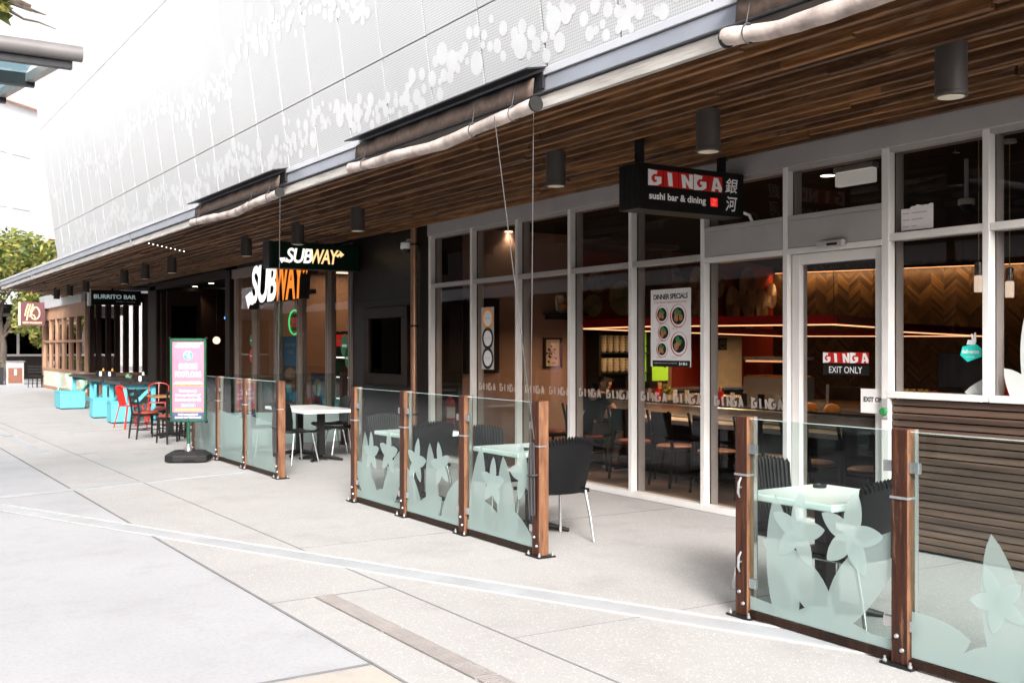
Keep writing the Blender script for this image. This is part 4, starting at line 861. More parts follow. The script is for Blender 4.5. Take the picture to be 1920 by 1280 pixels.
def ribbed_chair(lb):
    """black resin chair with a ribbed wrap-over back and tubular aluminium legs; faces +Y"""
    t = thing('ribbed_chair', lb, 'chair', (0, 0, 0), 0, 'black ribbed resin chairs')
    def back(u, s, off=0):                             # u across -1..1, s up 0..1
        x = u * (.235 - .03 * (1 - s)); curve = .05 * u * u
        y = -.20 - .10 * s - .015 * math.sin(s * 3) + curve; z = .40 + .46 * s - .035 * u * u * s
        return Vector((x, y - off, z))
    NU, NS = 10, 8; m = MB()
    for off in (0, .022): m.v += [tuple(back(-1 + 2 * i / NU, j / NS, off)) for j in range(NS + 1) for i in range(NU + 1)]
    w = NU + 1; K = w * (NS + 1)
    for j in range(NS):
        for i in range(NU):
            a = j * w + i; m.f.append((a, a + 1, a + w + 1, a + w)); m.f.append((K + a, K + a + w, K + a + w + 1, K + a + 1))
    for i in range(NU): m.f.append((i, K + i, K + i + 1, i + 1)); a = NS * w + i; m.f.append((a, a + 1, K + a + 1, K + a))
    for j in range(NS): a = j * w; m.f.append((a, a + w, K + a + w, K + a)); a += NU; m.f.append((a, K + a, K + a + w, a + w))
    bk = m.build('backrest', M['resin'], t, True)
    m = MB()
    for i in range(17):
        u = -.95 + 1.9 * i / 16
        p = [back(u, s, -.006) for s in (.12, .3, .5, .7, .9, .97)] + [back(u, 1, .011) + Vector((0, 0, .012))] + [back(u, s, .03) for s in (.97, .93)]
        m.tube(p, .0085, 6)
    m.build('rib', M['resin'], bk, True)
    m = MB(); N = 8
    tp = [(-.235 + .47 * i / N, -.21 + .45 * j / N) for j in range(N + 1) for i in range(N + 1)]
    sz = lambda x, y: .435 + .012 * (y > .19) - .02 * math.exp(-((x / .15) ** 2 + ((y + .02) / .16) ** 2)) - .02 * max(0, (y - .18) / .06)
    for d in (0, -.03): m.v += [(x, y, sz(x, y) + d) for x, y in tp]
    w = N + 1; K = w * w
    for j in range(N):
        for i in range(N): a = j * w + i; m.f.append((a, a + 1, a + w + 1, a + w)); m.f.append((K + a, K + a + w, K + a + w + 1, K + a + 1))
    for i in range(N):
        m.f.append((i, K + i, K + i + 1, i + 1)); a = N * w + i; m.f.append((a, a + 1, K + a + 1, K + a)); a = i * w; m.f.append((a, a + w, K + a + w, K + a)); a = i * w + N; m.f.append((a, K + a, K + a + w, a + w))
    m.build('seat', M['resin'], t, True)
    for sx in (-1, 1):
        MB().tube([(sx * .20, .19, .41), (sx * .215, .215, .22), (sx * .225, .225, .004)], .0135, 10).build('leg', M['chrome'], t, True)
        MB().tube([(sx * .20, -.2, .42), (sx * .215, -.25, .22), (sx * .225, -.29, .004)], .0135, 10).build('leg', M['chrome'], t, True)
        MB().tube([(sx * .205, -.2, .40), (sx * .205, .19, .40)], .012, 8).build('side_rail', M['chrome'], t, True)
    return t
c0 = ribbed_chair('black ribbed chair on the far side of the nearest white table')
c0.location = (5.12, 4.72, 0); c0.rotation_euler = (0, 0, R(176))
for x, y, rz, lb in ((4.86, 4.05, 4, 'black ribbed chair half hidden by the second post from the right'),
                     (4.98, 8.10, 183, 'black ribbed chair facing the camera across the nearer table of the middle windbreak'),
                     (4.93, 7.16, -3, 'black ribbed chair standing clear at the near end of the middle windbreak'),
                     (4.82, 9.35, 4, 'black ribbed chair with its back to the camera at the farther middle table'),
                     (4.98, 10.22, 178, 'black ribbed chair at the far end of the middle windbreak')):
    copy_tree(c0, None, loc=(x, y, 0), rz=R(rz), label=lb)
def shell_chair(lb):
    """smooth black shell chair, splayed aluminium legs; faces +X"""
    t = thing('shell_chair', lb, 'chair', (0, 0, 0), 0, 'smooth black chairs outside the sandwich shop')
    m = MB(); prof = [(.23, .425), (.20, .445), (.0, .43), (-.16, .435), (-.21, .47), (-.235, .60), (-.26, .75), (-.285, .86)]
    NU = 8
    for off in (0, 1):
        for j, (x, z) in enumerate(prof):
            for i in range(NU + 1):
                u = -1 + 2 * i / NU; wv = .21 if j < 5 else .225; lift = .02 * u * u
                nx, nz = (0, -.014) if j < 4 else (-.014, -.003)
                m.v.append((x + (lift if j >= 5 else 0) + nx * off, u * wv, z + (lift if j < 4 else 0) - (.03 * u * u if j == 7 else 0) + nz * off))
    w = NU + 1; K = w * len(prof); ns = len(prof) - 1
    for j in range(ns):
        for i in range(NU): a = j * w + i; m.f.append((a, a + 1, a + w + 1, a + w)); m.f.append((K + a, K + a + w, K + a + w + 1, K + a + 1))
    for i in range(NU): m.f.append((i, K + i, K + i + 1, i + 1)); a = ns * w + i; m.f.append((a, a + 1, K + a + 1, K + a))
    for j in range(ns): a = j * w; m.f.append((a, a + w, K + a + w, K + a)); a += NU; m.f.append((a, K + a, K + a + w, a + w))
    sv = m.v; sf = m.f
    ms = MB(); ms.v = sv; ms.f = [f for f in sf if all(sv[i][2] < .475 for i in f)]; ms.build('seat', M['shell'], t, True)
    mb = MB(); mb.v = sv; mb.f = [f for f in sf if not all(sv[i][2] < .475 for i in f)]; mb.build('backrest', M['shell'], t, True)
    for sx in (-1, 1):
        for sy in (-1, 1): MB().tube([(sx * .15, sy * .15, .425), (sx * .225, sy * .20, .004)], [.013, .010], 10).build('leg', M['chrome'], t, True)
    return t
s0 = shell_chair('smooth black chair nearest the windbreak post outside the sandwich shop'); s0.location = (5.18, 13.74, 0); s0.rotation_euler = (0, 0, R(14))
for x, y, rz, lb in ((5.05, 14.75, 6, 'smooth black chair second along on the street side of the sandwich shop tables'), (5.98, 14.05, 176, 'smooth black chair on the shop side of the nearer sandwich shop table'), (6.12, 14.85, 174, 'smooth black chair on the shop side of the farther sandwich shop table')):
    copy_tree(s0, None, loc=(x, y, 0), rz=R(rz), label=lb)
def wooden_chair(lb, pad='seatred', solid=False, group='black ladder back chairs with oxblood seats'):
    """black slat-back chair; faces +X"""
    t = thing('cafe_chair', lb, 'chair', (0, 0, 0), 0, group)
    MB().lathe([(.20, 0), (.215, .012), (.215, .03), (.19, .045)], (0, 0, .435), 24).build('seat', M[pad], t, True)
    MB().box(-.18, .18, -.18, .18, .40, .436).build('seat_frame', M['iron'], t, bevel=.01)
    for sy in (-1, 1):
        MB().tube([(.16, sy * .16, .43), (.185, sy * .18, 0)], [.019, .015], 8).build('leg', M['iron'], t, True)
        MB().tube([(-.235, sy * .18, 0), (-.185, sy * .17, .44), (-.205, sy * .175, .65), (-.26, sy * .185, .88)], [.016, .019, .018, .015], 8).build('leg', M['iron'], t, True)
    b = MB()
    if solid: b.bar((-.205, -.17, .73), (-.205, .17, .73), .02, .26)
    else:
        for z, x in ((.84, -.25), (.73, -.225), (.62, -.20)): b.bar((x, -.175, z), (x, .175, z), .018, .055)
    b.build('back_panel' if solid else 'back_slat', M['iron'], t, bevel=.004)
    m = MB()
    for z in (.16, .26):
        for sy in (-1, 1): m.tube([(.176, sy * .172, z), (-.215, sy * .177, z)], .01, 6)
    m.tube([(-.02, -.17, .16), (-.02, .17, .16)], .01, 6); m.build('stretcher', M['iron'], t, True); return t
w0 = wooden_chair('black slat back chair with oxblood seat, in full view left of the pink poster'); w0.location = (4.36, 18.95, 0); w0.rotation_euler = (0, 0, R(8))
for x, y, rz, lb in ((4.5, 17.75, 100, 'black slat back chair half hidden behind the pink poster frame'), (5.0, 18.3, 150, 'black slat back chair tucked behind the pink poster at the timber topped table'), (4.9, 19.75, 200, 'black slat back chair on the far side of the timber topped table')):
    copy_tree(w0, None, loc=(x, y, 0), rz=R(rz), label=lb)
ped_table((4.80, 19.0, 0), 'timber topped square table beside the pink poster stand', 0, .7, .7, .745, 'tabwood', None, .03)
def tolix(lb, mt, group):
    """pressed metal chair with curved back, faces +X"""
    t = thing('metal_chair', lb, 'chair', (0, 0, 0), 0, group)
    MB().box(-.17, .18, -.18, .18, .432, .45).build('seat', M[mt], t, bevel=.02, seg=2)
    for sx in (-1, 1):
        for sy in (-1, 1):
            MB().bar((sx * .16, sy * .165, .44), (sx * .235 - .01, sy * .225, 0), .035, .022).build('leg', M[mt], t, bevel=.004)
    arc = lambda z, r: [(-.17 - r * math.cos(a) * .35, .21 * math.sin(a), z) for a in [R(d) for d in range(-90, 91, 15)]]
    m = MB(); m.tube([(-.13, -.2, .45)] + [(-.17 - .05 * math.cos(R(d)) * 2, .20 * math.sin(R(d)), .84 - .06 * abs(math.sin(R(d))) ** 3) for d in range(-90, 91, 15)] + [(-.13, .2, .45)], .014, 8)
    m.build('back_hoop', M[mt], t, True); p = []
    m = MB(); m.bar((-.165, 0, .45), (-.265, 0, .84), .15, .008, (0, 1, 0)); m.v = [(a, b, c) for a, b, c in m.v]; m.build('back_splat', M[mt], t); return t
r0 = tolix('red metal chair facing away nearest the turquoise box stools', 'redmetal', 'red metal chairs'); r0.location = (4.66, 21.5, 0); r0.rotation_euler = (0, 0, R(15))
for x, y, rz, lb in ((5.42, 22.5, 250, 'red metal chair just left of the poster stand, seat toward the camera'), (5.72, 21.9, 240, 'red metal chair partly covered by the poster stand')): copy_tree(r0, None, loc=(x, y, 0), rz=R(rz), label=lb)
n0 = tolix('mint green metal chair, leftmost of the row beside the long turquoise tables', 'mint', 'mint green metal chairs'); n0.location = (5.25, 32.7, 0); n0.rotation_euler = (0, 0, R(-20))
for x, y, rz, lb in ((5.48, 32.1, -10, 'mint green metal chair in the middle of the far row'), (5.72, 31.5, -15, 'mint green metal chair closest to the turquoise table of the far row'), (6.3, 30.5, 180, 'mint green metal chair across the farthest turquoise table')): copy_tree(n0, None, loc=(x, y, 0), rz=R(rz), label=lb)
def trestle(loc, lb, ln):
    t = thing('trestle_table', lb, 'table', loc, 0, 'turquoise trestle tables with black tops')
    m = MB()
    for k in range(4): m.box(-.42 + k * .212, -.42 + k * .212 + .204, -ln/2, ln/2, .80, .86)
    m.build('tabletop', M['blacktop'], t, bevel=.006)
    for sy in (-1, 1):
        y = sy * (ln/2 - .18); m = MB(); m.box(-.34, -.25, y - .045, y + .045, 0, .8); m.box(.25, .34, y - .045, y + .045, 0, .8); m.box(-.25, .25, y - .03, y + .03, .70, .8); m.box(-.25, .25, y - .03, y + .03, .14, .22)
        m.bar((-.25, y, .22), (.22, y, .7), .05, .07); m.build('trestle_leg', M['turq'], t, bevel=.004)
    MB().box(-.04, .04, -ln/2 + .23, ln/2 - .23, .15, .21).build('stretcher', M['turq'], t); return t
trestle((5.45, 29.3, 0), 'black topped turquoise trestle table, farthest and longest of the row', 3.2)
trestle((5.2, 26.1, 0), 'black topped turquoise trestle table in the middle of the row', 1.9)
trestle((5.2, 23.9, 0), 'black topped turquoise trestle table nearest the red chairs', 1.7)
def boxstool(loc, sx, sy, h, lb):
    t = thing('box_stool', lb, 'stool', loc, 0, 'turquoise box stools'); MB().box(-sx/2, sx/2, -sy/2, sy/2, .03, h - .03).build('body', M['turq'], t, bevel=.006)
    MB().box(-sx/2 - .012, sx/2 + .012, -sy/2 - .012, sy/2 + .012, h - .029, h).build('lid', M['turq'], t, bevel=.005); MB().box(-sx/2 + .03, sx/2 - .03, -sy/2 + .03, sy/2 - .03, 0, .03).build('plinth', M['darkwood'], t); return t
boxstool((4.80, 29.3, 0), .60, .9, .46, 'large turquoise box bench in front of the mint chairs'); boxstool((4.72, 25.0, 0), .34, .4, .46, 'small turquoise box stool under the middle trestle table'); boxstool((4.76, 23.1, 0), .4, .5, .46, 'turquoise box stool nearest the red chairs')
for i, (x, y, lb) in enumerate(((5.4, 28.3, 'black condiment caddy at the near end of the farthest trestle table'), (5.55, 27.95, 'black condiment caddy with orange sauce beside another on the farthest trestle table'), (5.3, 23.5, 'black condiment caddy with white napkins on the nearest trestle table'))):
    t = thing('condiment_caddy', lb, 'caddy', (x, y, .861), 0, 'condiment caddies'); MB().box(-.12, .12, -.09, .09, 0, .13).build('tray', M['iron'], t); MB().box(-.07, -.01, -.095, -.09, .01, .12).build('label_card', M['paper'], t)
    m = MB().lathe([(.025, 0), (.025, .13), (.01, .16)], (.05, 0, .04), 10); m.build('bottle', M['orange'] if i < 2 else M['white'], t, True)

# ---------------------------------------------------------------- hanging signs and things by the far restaurants
t = thing('burrito_sign', 'black hanging sign with pale BURRITO BAR lettering', 'sign', (6.6, 33, 2.9), 0, None, True)
MB().box(6.0, 7.45, 33, 33.22, 2.88, 3.32).build('sign_box', M['signblk'], t); MB().box(5.93, 6.0, 32.99, 33.23, 2.85, 3.36).build('end_cap', M['white'], t)
MB().text('BURRITO BAR', (6.08, 33, 3.06), EXC, EYS, 1.22, .13, .004, .03).build('lettering', emit('pale blue letters', (.75, .92, .95), .05), t); MB().text('modern mexican', (6.72, 33, 2.96), EXC, EYS, .56, .05, .004).build('subtitle', M['cream'], t)  # faint glow added to the main lettering to lift its brightness
MB().box(6.6, 6.66, 33.08, 33.14, 3.32, 3.42).build('hanger', M['dark'], t)
t = thing('plum_sign', 'square plum sign with a gold brush drawn mark on the pavilion corner', 'sign', (6, 44, 2.6), 0, None, True)
a = W(38, 610, y=44); b_ = W(84, 567, y=44)
MB().box(a.x, b_.x, 44, 44.35, a.z, b_.z).build('sign_box', M['plum'], t); MB().box(a.x - .03, a.x - .001, 43.99, 44.36, a.z, b_.z).build('end_cap', M['cream'], t)
P0 = Vector((a.x, 43.99, a.z)); w_, h_ = b_.x - a.x, b_.z - a.z
m = MB()
for pl in ([(.19, .41), (.24, .66), (.32, .92)], [(.26, .22), (.32, .58), (.42, .92)], [(.44, .62), (.52, .92)], [(.60 + .19 * math.cos(x), .53 + .27 * math.sin(x)) for x in [i * .52 for i in range(13)]], [(.42, .48), (.56, .44), (.62, .30)], [(.36, .36), (.52, .66), (.6, .8)]): m.tube([P0 + Vector((w_ * x, 0, h_ * y)) for x, y in pl], .026, 5)
m.build('brush_mark', M['gold'], t); MB().text('NEW VAUGHAN', P0 + Vector((w_ * .1, -.002, h_ * .08)), EXC, EYS, w_ * .78, .075, .001, .05).build('lettering', M['gold'], t)
MB().box(b_.x, 6.6, 44.1, 44.2, b_.z - .3, b_.z - .2).build('bracket', M['dark'], t)
M['food2'] = paint('rust brown door', (.16, .06, .035), .5)
t = thing('side_cabinet', 'grey framed cabinet with a rust red door standing at the far left', 'cabinet', (4.2, 46, 0), 0, None, True)
a = W(12, 721, z=0); x0, y0 = a.x, a.y
MB().box(x0, x0 + .68, y0, y0 + .6, 0, .95).build('body', M['alugrey'], t); MB().box(x0 + .07, x0 + .62, y0 - .02, y0 - .001, .06, .72).build('door', M['food2'], t); MB().box(x0 - .04, x0 + .72, y0 - .03, y0 + .6, .951, 1.02).build('counter_top', M['steel'], t); MB().box(x0 + .3, x0 + .4, y0 - .03, y0 - .021, .4, .66).build('towel', M['grey'], t)
t = thing('planter_box', 'charcoal planter box with low green plants beside the far cabinet', 'planter', (x0 - 1.4, y0, 0), 0, None, True)
MB().box(x0 - 1.6, x0 - .1, y0 + .05, y0 + .5, 0, .75).build('box', M['hood'], t)
def leaves(n, c, r, size, q, shell=.55, flat=1.0):
    m = MB()
    for _ in range(n):
        while True:
            d = Vector((q.uniform(-1, 1), q.uniform(-1, 1), q.uniform(-1, 1)))
            if shell < d.length < 1: break
        p = Vector(c) + Vector((d.x * r[0], d.y * r[1], d.z * r[2])); s_ = size * q.uniform(.6, 1.3)
        a = Vector((q.gauss(0, 1), q.gauss(0, 1), q.gauss(0, .6))).normalized(); b = a.orthogonal().normalized(); b.rotate(Matrix.Rotation(q.uniform(0, 6.28), 3, a))
        m.add([p - a * s_, p - a * s_ * .2 + b * s_ * .42, p + a * s_, p - a * s_ * .2 - b * s_ * .42], [(0, 1, 2, 3)])
    return m
def leafmat(name, a, b, c):
    m, t, bs_, o = newmat(name); g = t.nodes.new('ShaderNodeNewGeometry'); col = ramp(t, g.outputs['Random Per Island'], [(0, a), (.5, b), (1, c)])
    t.links.new(col, bs_.inputs['Base Color']); bs_.inputs['Roughness'].default_value = .55
    tl = t.nodes.new('ShaderNodeBsdfTranslucent'); t.links.new(col, tl.inputs[0]); mx = t.nodes.new('ShaderNodeMixShader'); mx.inputs[0].default_value = .35
    t.links.new(bs_.outputs[0], mx.inputs[1]); t.links.new(tl.outputs[0], mx.inputs[2]); t.links.new(mx.outputs[0], o.inputs[0]); return m
LF = leafmat('yellow green leaves', (.045, .075, .015), (.13, .16, .03), (.34, .29, .07)); LD = leafmat('dark green leaves', (.03, .06, .015), (.07, .12, .03), (.16, .2, .05))
BARK = wood('bark', (.04, .03, .025), (.09, .07, .055), (.16, .13, .10), 2, 20, .9)
rq = random.Random(11)
leaves(300, (x0 - .85, y0 + .27, .9), (.7, .25, .25), .12, rq, 0).build('plants', LD, t)
def tree(lb, base, h, cr, mat, n, size, seed, group=None):
    q = random.Random(seed); t = thing('street_tree', lb, 'tree', base, 0, group); m = MB()
    top = Vector((q.uniform(-.3, .3), q.uniform(-.3, .3), h * .62)); m.tube([(0, 0, 0), (.06, .02, h * .25), top * .75, top], [.19, .15, .1, .05], 10)
    cl = []
    for k in range(9):
        a = k * 2.4; e = Vector((math.cos(a) * cr * q.uniform(.35, .8), math.sin(a) * cr * q.uniform(.35, .8), h * q.uniform(.5, .95))); st = top * q.uniform(.45, .9)
        m.tube([st, (st + e) / 2 + Vector((0, 0, .15)), e], [.07, .045, .015], 6); cl.append(e)
    m.build('trunk', BARK, t, True); cm = MB()
    for e in cl + [Vector((0, 0, h * .8)), Vector((0, 0, h * .95))]:
        for _ in range(3):
            o = e + Vector((q.gauss(0, .35), q.gauss(0, .35), q.gauss(0, .3))); r = cr * q.uniform(.22, .42); l = leaves(n // 33, o, (r, r, r * .75), size, q, .2); cm.add(l.v, l.f)
    cm.build('crown', mat, t); return t
tree('yellow green tree rising behind the far end of the canopy', (5.9, 54, 0), 6.6, 3.2, LF, 5200, .17, 3)
tree('darker tree low behind the plum sign', (7.6, 52, 0), 4.4, 2.2, LF, 3000, .15, 5)
tree('tree standing left of the yellow green tree, mostly out of the photo', (2.6, 56, 0), 6.4, 3.0, LF, 3500, .18, 8)
# branch reaching in at the top left
t = thing('overhanging_tree', 'tree whose twigs and few leaves hang into the top left corner', 'tree', (-2.9, 6.6, 0), 0)
wp = lambda u, v: W(u, v, y=7.4) - Vector((-2.9, 6.6, 0))
e1, e2, e3 = wp(60, 22), wp(87, 29), wp(105, 55)
m = MB().tube([(0, 0, 0), (.05, .05, 1.6), (.1, .2, 3.0), wp(-160, -40)], [.14, .11, .08, .04], 9)
m.tube([wp(-160, -40), wp(-40, -15), wp(20, 4), wp(42, 14), e1], [.035, .025, .017, .011, .005], 6); m.tube([wp(20, 4), wp(38, 5), wp(58, 13)], [.02, .017, .012], 6); m.tube([wp(42, 12), wp(66, 22), e2], [.011, .009, .003], 5); m.tube([wp(-20, 0), wp(14, 18), wp(44, 36), wp(72, 42), e3], [.02, .013, .008, .006, .002], 5)
m.build('trunk', BARK, t, True); cm = MB()
for u, v in ((2, 5), (-8, 14), (8, 2), (4, 22), (-4, 28), (-30, 10), (-50, -10), (-60, 30), (12, -6)): l = leaves(5, wp(u, v), (.04, .06, .04), .075, rq, 0); cm.add(l.v, l.f)
cm.build('crown', LF, t)
# glazed awning of the shop across the street
t = thing('glass_awning', 'glazed awning on dark beams with a round grey gutter', 'awning', (-1.5, 10, 0), 0, None, True)
zA = 4.0
MB().tube([(-4.2, 9.12, zA + .02), (1.60, 9.18, zA + .02)], .065, 16).build('gutter', M['plasticgrey'], t, True)
m = MB(); m.box(-4.2, 1.53, 9.2, 9.27, zA - .10, zA - .03); m.box(-4.2, 1.36, 10.05, 10.13, zA - .09, zA + .02); m.box(-4.2, 1.22, 10.85, 10.93, zA - .09, zA + .02)
m.build('beam', M['hood'], t)
m = MB()
for x in (1.45, .62, -.2, -1.02, -1.84, -2.66): m.bar((x, 9.25, zA - .03), (x - .28, 10.95, zA - .01), .07, .07)
m.build('rafter', M['alugrey'], t); MB().box(-4.2, 1.3, 9.22, 10.95, zA + .04, zA + .05).build('glass_sheet', glass('awning glass', (.55, .66, .68), .8), t)
m = MB()
for x, y in ((-1.5, 9.25), (-1.5, 10.9), (-4.0, 9.25), (-4.0, 10.9)): m.box(x - .05, x + .05, y - .05, y + .05, 0, zA - .1)
m.build('post', M['hood'], t)
# far buildings
t = thing('far_restaurant', 'low dark restaurant with pale framed windows at the far left', 'building', (5, 58, 0), 0, None, True)
MB().box(-6, 12, 58, 62, 0, 1.15).build('dado', M['blackwall'], t); MB().box(-6, 12, 58.3, 62, 1.16, 3.2).build('wall', M['darkmatt'], t); MB().box(-6.2, 12.2, 57.2, 62, 3.3, 3.75).build('roof', M['blackwall'], t)
m = MB(); m.box(-6, 12, 57.95, 58.1, 1.15, 1.25).box(-6, 12, 57.95, 58.1, 3.15, 3.3)
for k in range(11): m.box(-5.4 + k * 1.55, -5.28 + k * 1.55, 57.95, 58.1, 1.25, 3.15)
m.build('window_frame', M['alugrey'], t); MB().box(-6, 12, 58.02, 58.03, 1.25, 3.15).build('pane', M['glassd'], t)
for u, v, lb in ((66, 726, 'left'), (74, 726, 'right')):
    p = W(u, v, z=0); c = wooden_chair('brown folding chair in front of the far dark restaurant, %s of two' % lb, 'darkwood', False, 'brown chairs at the far restaurant'); c.location = p; c.rotation_euler = (0, 0, R(60))
t = thing('white_block', 'white multi storey block with pale window bands and salmon pilaster', 'building', (0, 76, 0), 0, None, True)
d = Vector((.71, .70, 0)); nrm = Vector((.70, -.71, 0)); c = W(84, 600, y=80); c.z = 0
zt = W(73, 212, y=80).z; A = c - d * 30
MB().hexa([A, c, c - nrm * 12, A - nrm * 12], (0, 0, zt)).build('wall', M['wbuild'], t)
MB().hexa([A + nrm * .4 + Vector((0, 0, zt)), c + nrm * .4 + Vector((0, 0, zt)), c - nrm * 12 + Vector((0, 0, zt)), A - nrm * 12 + Vector((0, 0, zt))], (0, 0, .5)).build('parapet', M['salmon'], t)
winm = paint('pale blind windows', (.42, .43, .44), .3, 0, .1, .5)
for z0, z1 in ((W(60, 303, y=80).z, W(60, 255, y=80).z), (W(60, 400, y=80).z, W(60, 352, y=80).z), (W(60, 500, y=80).z, W(60, 452, y=80).z)):
    for k in range(7):
        a = c - d * (1.6 + k * 2.3) + nrm * .05; o = MB().hexa([a - d * 1.9, a, a - nrm * .04, a - d * 1.9 - nrm * .04], (0, 0, z1 - z0)); o.v = [(p[0], p[1], p[2] + z0) for p in o.v]; o.build('window', winm, t)
a = c + nrm * .02; MB().hexa([a, a + d * 1.5, a + d * 1.5 - nrm * 3, a - nrm * 3], (0, 0, W(95, 300, y=80).z)).build('pilaster', M['salmon'], t)
a = c + d * .35 + nrm * .06; o = MB().hexa([a, a + d * .7, a + d * .7 - nrm * .03, a - nrm * .03], (0, 0, W(93, 447, y=80).z - W(93, 490, y=80).z)); o.v = [(p[0], p[1], p[2] + W(93, 490, y=80).z) for p in o.v]; o.build('slot_window', M['hood'], t)
t = thing('street_block', 'plain pale block closing the far end of the street', 'building', (20, 90, 0), 0, None, True)
MB().box(c.x + 3, c.x + 26, 92, 104, 0, 9).build('wall', M['wbuild'], t)
# unseen row of shops across the street, sized to dim sky light and fill reflections
t = thing('unseen_opposite_shops', 'unseen row of shops across the street, shaped to dim sky light from that side', 'building', (-9, 14, 0), 0, None, True)
MB().box(-24, -9, -30, 70, 0, 9).build('wall', M['slat'], t); MB().box(-9.2, -6.5, -30, 70, 3.6, 3.85).build('awning', M['hood'], t); MB().box(-6.499, -6.45, -30, 70, 3.5, 3.95).build('reflector_strip', M['wbuild'], t)  # white awning edge added as a bright band for the windows to reflect
for k in range(13): MB().box(-9.03, -9.0, -28 + k * 7, -23 + k * 7, .5, 2.9).build('window', winm, t)
# ---------------------------------------------------------------- inside the sushi restaurant
RP = (IC, IX.cross(Vector((0, 0, 1))))                  # plane of the oblique red wall
def fan_at(p, ax, r, lb):
    n = ax.cross(Vector((0, 0, 1))); t = thing('wall_fan', lb, 'wall fan', p, 0, 'round paper fans on the red wall'); m = MB(); N = 44
    for k in range(N):
        a0, a1 = 2 * math.pi * k / N, 2 * math.pi * (k + .5) / N; a2 = 2 * math.pi * (k + 1) / N
        P = lambda a, rr, h: ax * (rr * math.cos(a)) + Vector((0, 0, rr * math.sin(a))) + n * h
        m.add([P(a0, .1 * r, .012), P(a0, r, .006), P(a1, r * .985, .05), P(a1, .1 * r, .03)], [(0, 1, 2, 3)]); m.add([P(a1, .1 * r, .03), P(a1, r * .985, .05), P(a2, r, .006), P(a2, .1 * r, .012)], [(0, 1, 2, 3)])
    m.build('pleated_paper', M['fan'], t)
    MB().flat([(.13 * r * math.cos(i * .4), .13 * r * math.sin(i * .4)) for i in range(16)], n * .055, ax, (0, 0, 1)).build('hub', M['paper'], t)
FW_ = [((1117, 529), 21, 'A', 'faint round fan at the far left of the red wall, upper of two'), ((1110, 573), 21, 'A', 'faint round fan at the far left of the red wall, lower of two'), ((1166, 559), 33, 'A', 'largest round fan, left part of the red wall'),
       ((1217, 570), 26, 'A', 'round fan partly hidden by the dinner poster'), ((1258, 517), 22, 'A', 'round fan above the dinner poster'), ((1279, 543), 22, 'A', 'round fan behind the right corner of the dinner poster'),
       ((1306, 540), 40, 'B', 'tall looking fan just right of the dinner poster'), ((1305, 592), 24, 'B', 'fan low beside the lower right of the dinner poster'), ((1345, 532), 26, 'B', 'fan cut by the mullion left of the four clear fans'), ((1372, 572), 36, 'B', 'leftmost of the four clear fans beside the door'), ((1400, 548), 46, 'B', 'tallest of the four clear fans beside the door'), ((1403, 598), 24, 'B', 'fan hanging lowest under the four clear fans'), ((1427, 574), 33, 'B', 'third of the four clear fans beside the door'), ((1445, 554), 24, 'B', 'small bright fan at the lit corner of the red wall')]
for (u, v), r, wl, lb in FW_:
    if wl == 'A': p = W(u, v, y=14.88)
    else: p = W(u, v, plane=(IC - Vector(RP[1]) * -.06, RP[1]))
    z = (p - Vector((0, 0, EYE))).dot(FW); fan_at(p, EXC if wl == 'A' else IX, r * z / F, lb)
# sushi bar
t = thing('sushi_bar', 'long sushi bar with white front edge and brushed steel conveyor', 'counter', (8.8, 8.5, 0), 0, None, True)
MB().box(8.62, 9.3, 5.6, 11.7, .01, .66).build('bar_front', M['hood'], t)
MB().box(8.42, 8.8, 5.5, 11.75, .66, .72).build('eating_ledge', M['tabletop'], t, bevel=.006)
MB().box(8.8, 9.35, 5.6, 11.7, .72, .88).build('conveyor_front', M['steel'], t, bevel=.02, seg=3)
MB().box(8.82, 9.33, 5.62, 11.68, .882, .90).build('conveyor_belt', M['hood'], t)
rough = glass('rippled glass', (.75, .62, .5), .9, .25)
MB().box(9.36, 9.375, 5.7, 8.1, .92, 1.16).build('screen_glass', rough, t)
for y in (5.75, 6.3, 6.85, 7.4, 8.05): MB().tube([(9.34, y, .88), (9.34, y, 1.18)], .018, 10).build('screen_post', M['chrome'], t, True)
MB().box(10.4, 11.0, 6, 12, .01, .9).build('back_counter', M['steel'], t); 
k_ = thing('kitchen_counter', 'dark back counter of the sushi kitchen under the shelves', 'counter', (11, 12, 0), 0, None, True)
MB().box(9.9, 13.2, 13.0, 13.6, .01, .88).build('body', M['hood'], k_); MB().box(9.88, 13.25, 12.97, 13.62, .88, .92).build('counter_top', M['steel'], k_)
c1 = wooden_chair('black bar chair with a red seat inside, under the dinner poster', 'seatred', True, 'black bar chairs along the sushi bar')
c1.location = (8.02, 9.15, 0)
for y, lb in ((9.9, 'black bar chair with a red seat inside, just right of the seated diner'), (8.45, 'black bar chair with a red seat inside, behind the mullion right of the dinner poster'), (7.75, 'black bar chair with a red seat inside, at the pane left of the sliding door'), (7.1, 'black bar chair with a red seat inside, second left of the sliding door leaf'), (6.4, 'black bar chair with a red seat inside, behind the sliding door'), (5.8, 'black bar chair with a red seat inside, at the right end of the bar'), (11.7, 'black bar chair with a red seat inside, left of the seated diner')):
    copy_tree(c1, None, loc=(8.02, y, 0), rz=R(rnd.uniform(-8, 8)), label=lb)
